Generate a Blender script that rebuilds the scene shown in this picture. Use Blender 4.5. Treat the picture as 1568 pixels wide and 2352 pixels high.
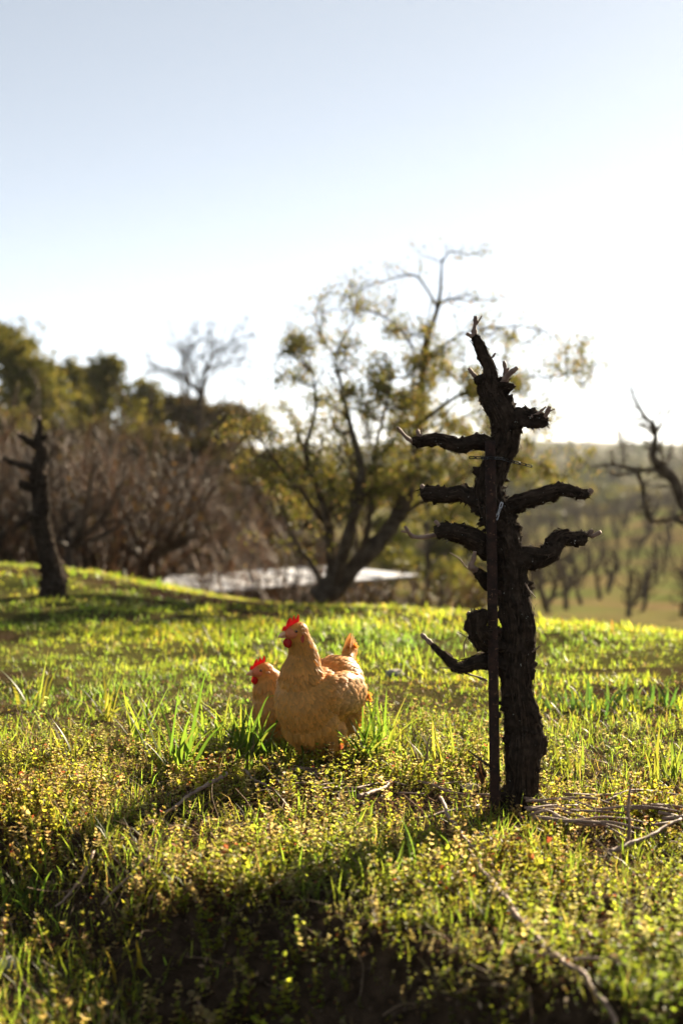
import bpy, bmesh, math, random
import numpy as np
from mathutils import Vector, Matrix

for o in list(bpy.data.objects):
    bpy.data.objects.remove(o)
SC = bpy.context.scene
COL = SC.collection
R = math.radians

# ------------------------------------------------------------------ camera, sky, sun, exposure
EYE = 0.95
FPX = 3267.0                      # focal length in units of a 1568 x 2352 picture
PITCH = math.atan(136 / FPX)
cam_d = bpy.data.cameras.new('camera')
cam = bpy.data.objects.new('camera', cam_d); COL.objects.link(cam)
cam.location = (0, 0, EYE)
cam.rotation_euler = (R(90) - PITCH, 0, 0)
cam_d.sensor_fit = 'VERTICAL'; cam_d.sensor_height = 36; cam_d.sensor_width = 24; cam_d.lens = 50
cam_d.clip_start = 0.05; cam_d.clip_end = 6000
cam_d.dof.use_dof = True; cam_d.dof.focus_distance = 4.1; cam_d.dof.aperture_fstop = 2.2
SC.camera = cam

SUN_AZ, SUN_EL = 33.0, 22.0       # degrees to the right of the view axis, above the horizon
world = bpy.data.worlds.new('World'); SC.world = world; world.use_nodes = True
wn = world.node_tree.nodes; wl = world.node_tree.links
bg = wn['Background']
sky = wn.new('ShaderNodeTexSky'); sky.sky_type = 'NISHITA'; sky.sun_disc = False
sky.sun_elevation = R(SUN_EL); sky.sun_rotation = R(SUN_AZ)
sky.air_density = 0.31; sky.dust_density = 0.15; sky.ozone_density = 1.0; sky.altitude = 100
hs = wn.new('ShaderNodeHueSaturation'); hs.inputs['Saturation'].default_value = 0.55      # thin even veil over the whole sky
gm = wn.new('ShaderNodeGamma'); gm.inputs['Gamma'].default_value = 0.64
tn = wn.new('ShaderNodeMix'); tn.data_type = 'RGBA'; tn.blend_type = 'MULTIPLY'; tn.inputs[0].default_value = 1; tn.inputs[7].default_value = (0.955, 1.0, 0.985, 1)
wl.new(sky.outputs[0], hs.inputs['Color']); wl.new(hs.outputs[0], gm.inputs[0]); wl.new(gm.outputs[0], tn.inputs[6]); wl.new(tn.outputs[2], bg.inputs[0]); bg.inputs[1].default_value = 0.086
sun_d = bpy.data.lights.new('sun', 'SUN'); sun_d.energy = 5.0; sun_d.angle = R(0.6); sun_d.color = (1.0, 0.83, 0.60)
sun = bpy.data.objects.new('sun', sun_d); COL.objects.link(sun)
sd = Vector((math.sin(R(SUN_AZ)) * math.cos(R(SUN_EL)), math.cos(R(SUN_AZ)) * math.cos(R(SUN_EL)), math.sin(R(SUN_EL))))
sun.rotation_euler = sd.to_track_quat('Z', 'Y').to_euler(); sun.location = (3, 5, 6)
vs = SC.view_settings
vs.view_transform = 'Standard'; vs.look = 'None'; vs.gamma = 1; vs.use_curve_mapping = False; vs.exposure = 2.1
SC.render.engine = 'CYCLES'
cy = SC.cycles
cy.use_denoising = True
cy.max_bounces = 6; cy.diffuse_bounces = 3; cy.glossy_bounces = 2; cy.transmission_bounces = 4; cy.transparent_max_bounces = 6
cy.sample_clamp_indirect = 4.0; cy.caustics_reflective = False; cy.caustics_refractive = False
cy.volume_bounces = 0

rng = np.random.default_rng(11)
random.seed(5)

# ------------------------------------------------------------------ helpers
def _hash(ix, iy, iz, seed):
    h = (ix.astype(np.int64) * 374761393 + iy.astype(np.int64) * 668265263 + iz.astype(np.int64) * 1274126177 + seed * 974711) & 0xFFFFFFFF
    h = ((h ^ (h >> 13)) * 1274126177) & 0xFFFFFFFF
    h = ((h ^ (h >> 16)) * 2246822519) & 0xFFFFFFFF
    return ((h ^ (h >> 15)) & 0xFFFFFF) / float(0xFFFFFF) * 2 - 1

def noise3(p, seed=0):
    p = np.asarray(p, float); i = np.floor(p).astype(np.int64); f = p - i
    u = f * f * (3 - 2 * f); r = 0
    for a in (0, 1):
        wx = u[:, 0] if a else 1 - u[:, 0]
        for b in (0, 1):
            wy = u[:, 1] if b else 1 - u[:, 1]
            for c in (0, 1):
                wz = u[:, 2] if c else 1 - u[:, 2]
                r = r + wx * wy * wz * _hash(i[:, 0] + a, i[:, 1] + b, i[:, 2] + c, seed)
    return r

def fbm(p, octaves=3, seed=0):
    p = np.asarray(p, float); s = 0; a = 1.0
    for k in range(octaves):
        s = s + a * noise3(p * (2 ** k), seed + k); a *= 0.5
    return s

def fbm2(x, y, sc, octaves=3, seed=0):
    x = np.atleast_1d(np.asarray(x, float)); y = np.atleast_1d(np.asarray(y, float))
    return fbm(np.stack([x.ravel() * sc, y.ravel() * sc, np.zeros(x.size) + 0.37], 1), octaves, seed).reshape(x.shape)

def H(x, y):
    """height of the ground"""
    x = np.asarray(x, float); y = np.asarray(y, float)
    s = 0.69 * (x + 1) + 0.72 * (y - 9.5)
    sp = np.maximum(s, 0)
    q = 0.17 * (np.sqrt(sp * sp + 0.5) - 0.7071)
    z = -7.0 * (1 - np.exp(-q / 7.0))
    z = z + 0.010 * np.clip(x - 8, 0, 120) * np.clip((y - 40) / 60, 0, 1)
    d = np.sqrt(x * x + y * y)
    z = z + np.clip((d - 170) / 200, 0, 1) ** 2 * 5.0
    z = z + np.clip((d - 700) / 600, 0, 1) * 9 * (0.7 + 0.5 * np.sin(x * 0.004 + 1.0) + 0.25 * np.sin(x * 0.011))
    z = z - 0.7 * np.exp(-((x + 0.4) ** 2 + (y - 19.2) ** 2) / 7.0)
    near = np.clip(1 - d / 40, 0, 1)
    z = z + near * (0.022 * fbm2(x, y, 1.3, 3, 3) + 0.03 * fbm2(x, y, 0.45, 2, 9))
    z = z - 0.15 * np.exp(-((x + .85) / .9) ** 2) * np.clip((y - 8) / 2, 0, 1) * near
    z = z + 0.020 * fbm2(x, y * 1.6, 2.2, 2, 44) * np.clip((y - 4.5) / .8, 0, 1) * near
    # a low bank steps down towards the camera
    rim = np.interp(x, [-2, -.876, -.5, -.21, .04, .283, .4, .52, 1.5], [4.5, 3.62, 3.36, 3.05, 2.88, 2.68, 2.53, 2.40, 1.6])
    e = np.clip(((rim + 0.07 * fbm2(x, y, 2.6, 2, 14) - y) * 0.79) / 0.26, 0, 1)
    z = z - (0.15 + 0.15 * np.clip((x + .55) / .7, 0, 1)) * e * e * (3 - 2 * e)
    z = z + 0.21 * np.clip(x - 5, 0, 32) * np.clip((y - 25) / 45, 0, 1) * np.exp(-np.clip((y - 82) / 40, 0, 9) ** 2)
    z = z + 0.05 * np.exp(-((x + 2.7) ** 2 / 1.6 + (y - 11.2) ** 2 / 3.0))
    return z

def bare(x, y):
    """how bare the soil is: 1 on the bare patch around the stake foot and in the worn streaks of the meadow"""
    b = 1.1 * np.exp(-(((x - .22) / .34) ** 2 + ((y - 3.86) / .13) ** 2)) + .8 * np.exp(-(((x - .62) / .4) ** 2 + ((y - 3.62) / .10) ** 2))
    st = np.clip((fbm2(x * .42, y * 1.5, 1.0, 3, 55) - .02) * 4, 0, 1) * np.clip((y - 4.6) / 1.0, 0, 1)
    return np.clip(b + st, 0, 1)


def h1(x, y):
    return float(H(np.array([x]), np.array([y]))[0])

FWD = np.array([0, math.cos(PITCH), -math.sin(PITCH)]); UPV = np.array([0, math.sin(PITCH), math.cos(PITCH)]); RGT = np.array([1.0, 0, 0])
def ray(px, py):
    return FWD + RGT * ((px - 784) / FPX) - UPV * ((py - 1176) / FPX)
def P(px, py, y):
    """point that stands at distance y in front of the camera"""
    d = ray(px, py); return np.array([0, 0, EYE]) + d * (y / d[1])
def G(px, py):
    d = ray(px, py); t = EYE / -d[2]
    for _ in range(6):
        p = np.array([0, 0, EYE]) + d * t
        t += (p[2] - h1(p[0], p[1])) / -d[2] * 0.8
    p = np.array([0, 0, EYE]) + d * t
    return float(p[0]), float(p[1])

class MB:
    def __init__(s): s.v = []; s.t = []; s.q = []; s.c = []; s.n = 0
    def add(s, v, t=None, q=None, c=None):
        v = np.asarray(v, float).reshape(-1, 3)
        if t is not None and len(t): s.t.append(np.asarray(t, np.int64).reshape(-1, 3) + s.n)
        if q is not None and len(q): s.q.append(np.asarray(q, np.int64).reshape(-1, 4) + s.n)
        cc = np.ones((len(v), 3)) if c is None else np.broadcast_to(np.asarray(c, float), (len(v), 3))
        s.v.append(v); s.c.append(cc); s.n += len(v)
    def arrays(s):
        v = np.concatenate(s.v) if s.v else np.zeros((0, 3))
        t = np.concatenate(s.t) if s.t else np.zeros((0, 3), np.int64)
        q = np.concatenate(s.q) if s.q else np.zeros((0, 4), np.int64)
        c = np.concatenate(s.c) if s.c else np.zeros((0, 3))
        return v, t, q, c
    def mesh(s, name, smooth=True):
        v, t, q, c = s.arrays()
        me = bpy.data.meshes.new(name)
        me.vertices.add(len(v)); me.vertices.foreach_set('co', v.astype(np.float32).ravel())
        nl = len(t) * 3 + len(q) * 4
        me.loops.add(nl); me.loops.foreach_set('vertex_index', np.concatenate([t.ravel(), q.ravel()]).astype(np.int32))
        me.polygons.add(len(t) + len(q))
        st = np.concatenate([np.arange(len(t)) * 3, len(t) * 3 + np.arange(len(q)) * 4]).astype(np.int32)
        me.polygons.foreach_set('loop_start', st)
        me.polygons.foreach_set('use_smooth', np.full(len(st), smooth))
        me.update(calc_edges=True)
        a = me.attributes.new('col', 'FLOAT_COLOR', 'POINT')
        a.data.foreach_set('color', np.concatenate([c, np.ones((len(c), 1))], 1).astype(np.float32).ravel())
        return me
    def build(s, name, mat, parent=None, smooth=True, origin=None):
        if origin is not None:
            s.v = [x - np.asarray(origin) for x in s.v]
        me = s.mesh(name, smooth); me.materials.append(mat)
        return link(name, me, parent, origin)

def link(name, me, parent=None, loc=None):
    o = bpy.data.objects.new(name, me); COL.objects.link(o)
    if parent is not None: o.parent = parent
    if loc is not None: o.location = loc
    return o

def tag(o, label=None, cat=None, group=None, kind=None):
    if label: o['label'] = label
    if cat: o['category'] = cat
    if group: o['group'] = group
    if kind: o['kind'] = kind
    return o

def thing(name, loc, label, cat, group=None, rz=0):
    o = bpy.data.objects.new(name, None); COL.objects.link(o)
    o.location = loc; o.rotation_euler = (0, 0, rz); o.empty_display_size = 0.05
    return tag(o, label, cat, group)

def catmull(pts, n):
    pts = np.asarray(pts, float)
    if len(pts) == 2:
        t = np.linspace(0, 1, n)[:, None]; return pts[0] * (1 - t) + pts[1] * t
    p = np.concatenate([[2 * pts[0] - pts[1]], pts, [2 * pts[-1] - pts[-2]]])
    u = np.linspace(0, len(pts) - 1 - 1e-9, n); i = np.floor(u).astype(int); f = (u - i)[:, None]
    a, b, c, d = p[i], p[i + 1], p[i + 2], p[i + 3]
    return 0.5 * ((2 * b) + (-a + c) * f + (2 * a - 5 * b + 4 * c - d) * f ** 2 + (-a + 3 * b - 3 * c + d) * f ** 3)

def frames(pts):
    t = np.gradient(pts, axis=0); t /= np.linalg.norm(t, axis=1)[:, None] + 1e-12
    ref = np.array([0, 0, 1.0]) if abs(t[0, 2]) < 0.8 else np.array([1.0, 0, 0])
    u = np.zeros_like(t); w = ref
    for k in range(len(t)):
        w = w - t[k] * np.dot(w, t[k]); n = np.linalg.norm(w)
        if n < 1e-6: w = np.cross(t[k], [0.3, 0.8, 0.5]); n = np.linalg.norm(w)
        w = w / n; u[k] = w
    return t, u, np.cross(t, u)

def tube(mb, pts, rad, sides=6, c=None, cap=True):
    pts = np.asarray(pts, float); m = len(pts); rad = np.broadcast_to(np.asarray(rad, float), (m,))
    t, u, w = frames(pts)
    th = np.arange(sides) / sides * 2 * np.pi
    v = pts[:, None, :] + rad[:, None, None] * (u[:, None, :] * np.cos(th)[None, :, None] + w[:, None, :] * np.sin(th)[None, :, None])
    v = v.reshape(-1, 3)
    i = np.arange(m - 1)[:, None] * sides; j = np.arange(sides)[None, :]; jn = (j + 1) % sides
    q = np.stack([i + j, i + jn, i + sides + jn, i + sides + j], 2).reshape(-1, 4)
    tr = []
    if cap:
        v = np.concatenate([v, pts[-1:], pts[:1]])
        e = (m - 1) * sides; k = m * sides
        tr = [(e + a, e + (a + 1) % sides, k) for a in range(sides)] + [((a + 1) % sides, a, k + 1) for a in range(sides)]
    cc = None
    if c is not None:
        c = np.asarray(c, float)
        if c.ndim == 2 and len(c) == m:
            cc = np.repeat(c, sides, 0)
            if cap: cc = np.concatenate([cc, c[-1:], c[:1]])
        else: cc = c
    mb.add(v, tr, q, cc)

def box(mb, lo, hi, c=None):
    (x0, y0, z0), (x1, y1, z1) = lo, hi
    v = [(x0, y0, z0), (x1, y0, z0), (x1, y1, z0), (x0, y1, z0), (x0, y0, z1), (x1, y0, z1), (x1, y1, z1), (x0, y1, z1)]
    q = [(0, 3, 2, 1), (4, 5, 6, 7), (0, 1, 5, 4), (1, 2, 6, 5), (2, 3, 7, 6), (3, 0, 4, 7)]
    mb.add(v, None, q, c)

def rotz(a):
    c, s = np.cos(a), np.sin(a); z = np.zeros_like(c); o = np.ones_like(c)
    return np.stack([np.stack([c, -s, z], -1), np.stack([s, c, z], -1), np.stack([z, z, o], -1)], -2)
def rotx(a):
    c, s = np.cos(a), np.sin(a); z = np.zeros_like(c); o = np.ones_like(c)
    return np.stack([np.stack([o, z, z], -1), np.stack([z, c, -s], -1), np.stack([z, s, c], -1)], -2)

def scatter(mb, templates, pos, scale, tilt, rg, cj=0.15, cols=None, zs=None):
    """copies of template meshes (v, t, q, c) at pos with random turn, lean, size and tint"""
    n = len(pos); pick = rg.integers(0, len(templates), n)
    for k, (v, t, q, c) in enumerate(templates):
        m = np.where(pick == k)[0]
        if not len(m): continue
        a = rg.uniform(0, 2 * np.pi, len(m)); b = rg.normal(0, tilt, len(m)); a2 = rg.uniform(0, 2 * np.pi, len(m))
        M = rotz(a2) @ rotx(b) @ rotz(a)
        sc = scale[m]
        vv = np.einsum('nij,kj->nki', M, v) * sc[:, None, None]
        vv = vv + pos[m][:, None, :]
        tint = 1 + rg.normal(0, cj, (len(m), 1, 1)) + rg.normal(0, cj * 0.35, (len(m), 1, 3))
        cc = np.clip(c[None] * tint, 0.004, 1)
        if cols is not None: cc = np.clip(cc * cols[m][:, None, :], 0.004, 1)
        off = (np.arange(len(m)) * len(v))[:, None, None]
        mb.add(vv.reshape(-1, 3), (t[None] + off).reshape(-1, 3) if len(t) else None, (q[None] + off).reshape(-1, 4) if len(q) else None, cc.reshape(-1, 3))

# ------------------------------------------------------------------ materials
def new_mat(name):
    m = bpy.data.materials.new(name); m.use_nodes = True
    return m, m.node_tree.nodes, m.node_tree.links, m.node_tree.nodes['Principled BSDF']

def leaf_mat(name, trans=0.5, tint=(1.25, 1.15, 0.6), rough=0.5, spec=0.3, face=1.0):
    m, n, l, b = new_mat(name)
    at = n.new('ShaderNodeAttribute'); at.attribute_name = 'col'
    fc = n.new('ShaderNodeMix'); fc.data_type = 'RGBA'; fc.blend_type = 'MULTIPLY'; fc.inputs[0].default_value = 1; fc.inputs[7].default_value = (face, face, face, 1)
    l.new(at.outputs['Color'], fc.inputs[6]); l.new(fc.outputs[2], b.inputs['Base Color']); b.inputs['Roughness'].default_value = rough
    b.inputs['Specular IOR Level'].default_value = spec
    mul = n.new('ShaderNodeMix'); mul.data_type = 'RGBA'; mul.blend_type = 'MULTIPLY'; mul.inputs[0].default_value = 1
    l.new(at.outputs['Color'], mul.inputs[6]); mul.inputs[7].default_value = (*tint, 1)
    tr = n.new('ShaderNodeBsdfTranslucent'); l.new(mul.outputs[2], tr.inputs[0])
    mx = n.new('ShaderNodeMixShader'); mx.inputs[0].default_value = trans
    l.new(b.outputs[0], mx.inputs[1]); l.new(tr.outputs[0], mx.inputs[2]); l.new(mx.outputs[0], n['Material Output'].inputs[0])
    return m

def noise_mat(name, c0, c1, scale=8, rough=0.9, bump=0.4, bscale=60, spots=None, use_col=False, spec=0.3, dist=0.01):
    m, n, l, b = new_mat(name)
    tc = n.new('ShaderNodeTexCoord')
    ns = n.new('ShaderNodeTexNoise'); ns.inputs['Scale'].default_value = scale; ns.inputs['Detail'].default_value = 6
    l.new(tc.outputs['Object'], ns.inputs['Vector'])
    cr = n.new('ShaderNodeValToRGB'); cr.color_ramp.elements[0].position = 0.32; cr.color_ramp.elements[1].position = 0.68
    cr.color_ramp.elements[0].color = (*c0, 1); cr.color_ramp.elements[1].color = (*c1, 1)
    l.new(ns.outputs[0], cr.inputs[0]); out = cr.outputs[0]
    if spots:
        s2 = n.new('ShaderNodeTexNoise'); s2.inputs['Scale'].default_value = spots[1]; s2.inputs['Detail'].default_value = 3
        l.new(tc.outputs['Object'], s2.inputs['Vector'])
        r2 = n.new('ShaderNodeValToRGB'); r2.color_ramp.elements[0].position = spots[2]; r2.color_ramp.elements[1].position = spots[2] + 0.05
        l.new(s2.outputs[0], r2.inputs[0])
        mx = n.new('ShaderNodeMix'); mx.data_type = 'RGBA'; l.new(r2.outputs[0], mx.inputs[0]); l.new(out, mx.inputs[6]); mx.inputs[7].default_value = (*spots[0], 1)
        out = mx.outputs[2]
    if use_col:
        at = n.new('ShaderNodeAttribute'); at.attribute_name = 'col'
        mx = n.new('ShaderNodeMix'); mx.data_type = 'RGBA'; mx.blend_type = 'MULTIPLY'; mx.inputs[0].default_value = 1
        l.new(out, mx.inputs[6]); l.new(at.outputs['Color'], mx.inputs[7]); out = mx.outputs[2]
    l.new(out, b.inputs['Base Color']); b.inputs['Roughness'].default_value = rough; b.inputs['Specular IOR Level'].default_value = spec
    if bump:
        bn = n.new('ShaderNodeTexNoise'); bn.inputs['Scale'].default_value = bscale; bn.inputs['Detail'].default_value = 8
        l.new(tc.outputs['Object'], bn.inputs['Vector'])
        bp = n.new('ShaderNodeBump'); bp.inputs['Strength'].default_value = bump; bp.inputs['Distance'].default_value = dist
        l.new(bn.outputs[0], bp.inputs['Height']); l.new(bp.outputs[0], b.inputs['Normal'])
    return m

M = {}
M['weed'] = leaf_mat('weed_leaf', 0.62, (1.55, 1.55, 1.05), 0.5, 0.2, 0.40)
M['grass'] = leaf_mat('grass_blade', 0.62, (1.38, 1.40, 0.85), 0.45, 0.25, 0.40)
M['leaf'] = leaf_mat('tree_leaf', 0.45, (1.3, 1.15, 0.55), 0.55, 0.12)
M['needle'] = leaf_mat('evergreen_leaf', 0.3, (1.2, 1.15, 0.6), 0.8, 0.0)
M['litter'] = leaf_mat('dry_leaf', 0.3, (1.2, 1.0, 0.7), 0.7, 0.2)
M['vine_bark'] = noise_mat('vine_bark', (0.014, 0.010, 0.007), (0.045, 0.032, 0.022), 40, 0.95, 0.8, 220, ((0.32, 0.32, 0.27), 90, 0.69), spec=0.04, dist=0.004)
M['shred'] = noise_mat('shredded_bark', (0.022, 0.015, 0.010), (0.065, 0.045, 0.030), 60, 0.95, 0, spec=0.05)
M['cane'] = noise_mat('pruned_cane', (0.13, 0.078, 0.052), (0.30, 0.20, 0.14), 35, 0.65, 0.3, 150, spec=0.4, dist=0.002)
M['cut'] = noise_mat('cut_wood', (0.45, 0.32, 0.20), (0.60, 0.46, 0.30), 80, 0.8, 0)
M['rust'] = noise_mat('rusty_steel', (0.012, 0.006, 0.004), (0.040, 0.018, 0.010), 55, 0.85, 0.5, 260, ((0.10, 0.05, 0.025), 120, 0.64), spec=0.3, dist=0.002)
M['plastic'] = noise_mat('black_plastic', (0.012, 0.012, 0.012), (0.022, 0.021, 0.02), 30, 0.5, 0)
M['glint_plastic'] = noise_mat('pale_glint_plastic', (0.30, 0.30, 0.31), (0.45, 0.45, 0.46), 60, 0.35, 0, spec=0.6)  # pale base colour stands in for sun glints on the links
M['bark'] = noise_mat('fruit_tree_bark', (0.035, 0.026, 0.018), (0.10, 0.078, 0.055), 12, 1.0, 0.6, 60, spec=0.0)
M['twig'] = noise_mat('brush_twig', (0.026, 0.017, 0.011), (0.075, 0.048, 0.030), 3, 0.6, 0, use_col=True, spec=0.12)
M['metal_roof'] = noise_mat('white_painted_metal', (0.62, 0.63, 0.66), (0.78, 0.79, 0.81), 3, 0.35, 0.05, 20, spec=0.5)
M['wood'] = noise_mat('weathered_board', (0.10, 0.075, 0.05), (0.20, 0.15, 0.11), 8, 0.85, 0.4, 40)
M['comb'] = leaf_mat('hen_comb_skin', 0.45, (1.5, 0.7, 0.6), 0.45, 0.4)
M['feather'] = leaf_mat('buff_feather', 0.34, (1.25, 0.95, 0.55), 0.5, 0.35)
M['face'] = leaf_mat('hen_face_skin', 0.15, (1.4, 0.7, 0.6), 0.6, 0.2)
M['horn'] = noise_mat('hen_beak_horn', (0.60, 0.32, 0.15), (0.74, 0.46, 0.25), 90, 0.4, 0.1, 300, spec=0.4, dist=0.001)
M['shank'] = noise_mat('hen_shank', (0.55, 0.33, 0.20), (0.70, 0.46, 0.32), 120, 0.55, 0.3, 300, dist=0.002)
M['iris'] = noise_mat('hen_iris', (0.30, 0.10, 0.02), (0.42, 0.16, 0.04), 300, 0.15, 0, spec=0.6)
M['pupil'] = noise_mat('hen_pupil', (0.004, 0.004, 0.004), (0.008, 0.007, 0.006), 10, 0.05, 0, spec=0.8)
M['stone'] = noise_mat('field_stone', (0.22, 0.19, 0.16), (0.40, 0.36, 0.31), 25, 0.9, 0.5, 120, dist=0.004)
M['clod'] = noise_mat('soil_clod', (0.045, 0.030, 0.020), (0.10, 0.070, 0.047), 50, 1.0, 0.6, 160, dist=0.004, spec=0.0)

def ground_mat():
    m, n, l, b = new_mat('soil_and_turf')
    tc = n.new('ShaderNodeTexCoord')
    def nz(scale, det=6):
        t = n.new('ShaderNodeTexNoise'); t.inputs['Scale'].default_value = scale; t.inputs['Detail'].default_value = det
        l.new(tc.outputs['Object'], t.inputs['Vector']); return t.outputs[0]
    def ramp(inp, a, b_, ca, cb):
        r = n.new('ShaderNodeValToRGB'); r.color_ramp.elements[0].position = a; r.color_ramp.elements[1].position = b_
        r.color_ramp.elements[0].color = (*ca, 1); r.color_ramp.elements[1].color = (*cb, 1); l.new(inp, r.inputs[0]); return r.outputs[0]
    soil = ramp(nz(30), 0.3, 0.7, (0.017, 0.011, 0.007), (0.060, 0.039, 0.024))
    turf = ramp(nz(1.6), 0.35, 0.65, (0.045, 0.050, 0.014), (0.085, 0.075, 0.026))
    dry = ramp(nz(0.25), 0.35, 0.65, (0.16, 0.115, 0.055), (0.10, 0.115, 0.034))
    at = n.new('ShaderNodeAttribute'); at.attribute_name = 'col'   # r: turf, g: dry vineyard floor
    sx = n.new('ShaderNodeSeparateColor'); l.new(at.outputs['Color'], sx.inputs[0])
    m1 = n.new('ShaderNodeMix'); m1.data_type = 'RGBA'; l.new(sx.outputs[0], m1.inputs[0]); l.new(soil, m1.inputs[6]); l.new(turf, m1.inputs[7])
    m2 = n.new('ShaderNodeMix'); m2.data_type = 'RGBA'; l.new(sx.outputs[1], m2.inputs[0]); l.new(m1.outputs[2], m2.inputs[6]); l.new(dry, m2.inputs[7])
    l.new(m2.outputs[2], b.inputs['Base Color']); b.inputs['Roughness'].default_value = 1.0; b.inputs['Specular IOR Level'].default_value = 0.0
    bp = n.new('ShaderNodeBump'); bp.inputs['Strength'].default_value = 0.8; bp.inputs['Distance'].default_value = 0.02
    l.new(nz(45, 8), bp.inputs['Height']); l.new(bp.outputs[0], b.inputs['Normal'])
    return m
M['ground'] = ground_mat()

# ------------------------------------------------------------------ the ground
def build_ground():
    n = 330; a = 2.6
    t = np.linspace(-math.asinh(2600 / a), math.asinh(2600 / a), n)
    xs = a * np.sinh(t); ys = a * np.sinh(t) + 4.5
    X, Y = np.meshgrid(xs, ys); Z = H(X, Y)
    s = 0.69 * (X + 1) + 0.72 * (Y - 10.4)
    turf = np.clip((Y - 3.6) / 2.5, 0, 1) * np.clip(0.75 + 0.6 * fbm2(X, Y, 0.9, 3, 21), 0, 1) * (1 - np.where((Y > 0) & (Y < 16), bare(X, Y), 0))
    d = np.sqrt(X * X + Y * Y)
    dry = np.clip((s - 9) / 10, 0, 1) * np.clip((220 - d) / 60, 0, 1) * np.clip((X + 2) / 4, 0, 1)
    mb = MB()
    i = (np.arange(n - 1)[:, None] * n + np.arange(n - 1)[None, :]).ravel()
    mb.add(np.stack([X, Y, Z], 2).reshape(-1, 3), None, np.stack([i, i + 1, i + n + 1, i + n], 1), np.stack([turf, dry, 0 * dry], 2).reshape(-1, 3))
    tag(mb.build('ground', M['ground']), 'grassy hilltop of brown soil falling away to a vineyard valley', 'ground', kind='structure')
build_ground()

# ------------------------------------------------------------------ vines
def bark_tube(mb, pts, rad, step=0.004, sides=48, seed=0, amp=1.0, knob=0.16, closed_root=False):
    pts = np.asarray(pts, float); rad = np.asarray(rad, float)
    L = np.linalg.norm(np.diff(pts, axis=0), axis=1).sum(); n = max(10, int(L / step))
    p = catmull(pts, n); r = np.interp(np.linspace(0, len(rad) - 1, n), np.arange(len(rad)), rad)
    p = p + np.stack([noise3(p * 14, seed + k) for k in (31, 32, 33)], 1) * r[:, None] * 0.16
    t, u, w = frames(p)
    th = np.arange(sides) / sides * 2 * np.pi
    al = np.linspace(0, L, n)
    tw = th[None, :] + al[:, None] * 2.2
    D = u[:, None, :] * np.cos(th)[None, :, None] + w[:, None, :] * np.sin(th)[None, :, None]
    ct, stt = np.cos(tw), np.sin(tw); A = np.broadcast_to(al[:, None], ct.shape)
    def nn(ka, kl, sd, oc=1):
        return fbm(np.stack([ct * ka, stt * ka, A * kl], 2).reshape(-1, 3), oc, seed + sd).reshape(ct.shape)
    strands = 1 - np.abs(nn(3.4, 9, 1, 2)) * 1.6
    fine = 1 - np.abs(nn(8, 30, 2, 2)) * 1.5
    flake = np.maximum(nn(4.5, 70, 3, 2) - 0.35, 0)
    knobs = nn(1.2, 16, 4, 2) + .55 * nn(1.8, 42, 5, 2)
    ramp_end = np.clip(np.minimum(1, (n - 1 - np.arange(n)) / 4.0 + 0.35), 0, 1)[:, None]
    m = 1 + amp * (0.13 * (strands - 0.5) + 0.07 * (fine - 0.4) + 0.62 * flake) + knob * knobs
    v = p[:, None, :] + D * (r[:, None] * m * ramp_end)[:, :, None]
    i = np.arange(n - 1)[:, None] * sides; j = np.arange(sides)[None, :]; jn = (j + 1) % sides
    q = np.stack([i + j, i + jn, i + sides + jn, i + sides + j], 2).reshape(-1, 4)
    vv = np.concatenate([v.reshape(-1, 3), p[-1:] + t[-1:] * r[-1] * 0.15])
    e = (n - 1) * sides
    mb.add(vv, [(e + a, e + (a + 1) % sides, n * sides) for a in range(sides)], q)
    return p, r, D, v

def shreds(mb, surf, count, rg, lmin=0.012, lmax=0.05):
    """loose strips of bark lifting off a limb; surf: list of (p, r, D, v)"""
    tot = np.array([len(s[0]) * np.mean(s[1]) for s in surf]); tot = tot / tot.sum()
    for _ in range(count):
        p, r, D, v = surf[rg.choice(len(surf), p=tot)]
        k = rg.integers(2, len(p) - 3); a = rg.integers(0, v.shape[1])
        t = p[k + 1] - p[k]; t /= np.linalg.norm(t); d = D[k, a]
        s = 1 if rg.random() < 0.5 else -1
        if rg.random() < .86: L, W = rg.uniform(.004, .015), rg.uniform(.0012, .0042)
        else: L, W = rg.uniform(lmin, lmax) * (0.35 if r[k] < 0.03 else 1), rg.uniform(0.001, 0.003)
        side = np.cross(t, d); q0 = v[k, a] - d * 0.001
        lift = rg.uniform(0.1, 0.75); curl = rg.normal(0, 0.3)
        c = []
        for f in (0, 0.35, 0.7, 1.0):
            pc = q0 + t * s * L * f + d * lift * L * f * f + side * curl * L * f * f - np.array([0, 0, 0.25 * L * f * f])
            wd = W * (1 - 0.75 * f)
            c += [pc - side * wd, pc + side * wd]
        mb.add(c, None, [(0, 1, 3, 2), (2, 3, 5, 4), (4, 5, 7, 6)])

def strips(mb, surf, count, rg):
    p, r, D, v = surf; n, m = v.shape[:2]
    for _ in range(count):
        L = rg.integers(10, 42); k = rg.integers(1, max(2, n - L - 2)); a = rg.integers(0, m); dr = rg.normal(0, .05); W = rg.uniform(.0012, .0034); c = []; ks = np.linspace(0, L, 7)
        off = rg.uniform(.0005, .0025); fl = rg.uniform(0, .012) * (rg.random() < .35); e0 = rg.random() < .5
        for q_ in ks:
            kk = int(k + q_); ai = int(a + dr * q_) % m; d = D[kk, ai]; t = p[min(kk + 1, n - 1)] - p[kk - 1]; t /= np.linalg.norm(t) + 1e-9; sd_ = np.cross(t, d)
            f = q_ / L if e0 else 1 - q_ / L; pc = v[kk, ai] + d * (off + fl * max(0, f - .55) ** 2 * 5); w = W * (.35 + .65 * math.sin(math.pi * min(max(q_ / L, .08), .92)))
            c += [pc - sd_ * w, pc + d * .0006, pc + sd_ * w]
        mb.add(c, None, sum([[(3 * i, 3 * i + 3, 3 * i + 4, 3 * i + 1), (3 * i + 1, 3 * i + 4, 3 * i + 5, 3 * i + 2)] for i in range(6)], []))

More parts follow.
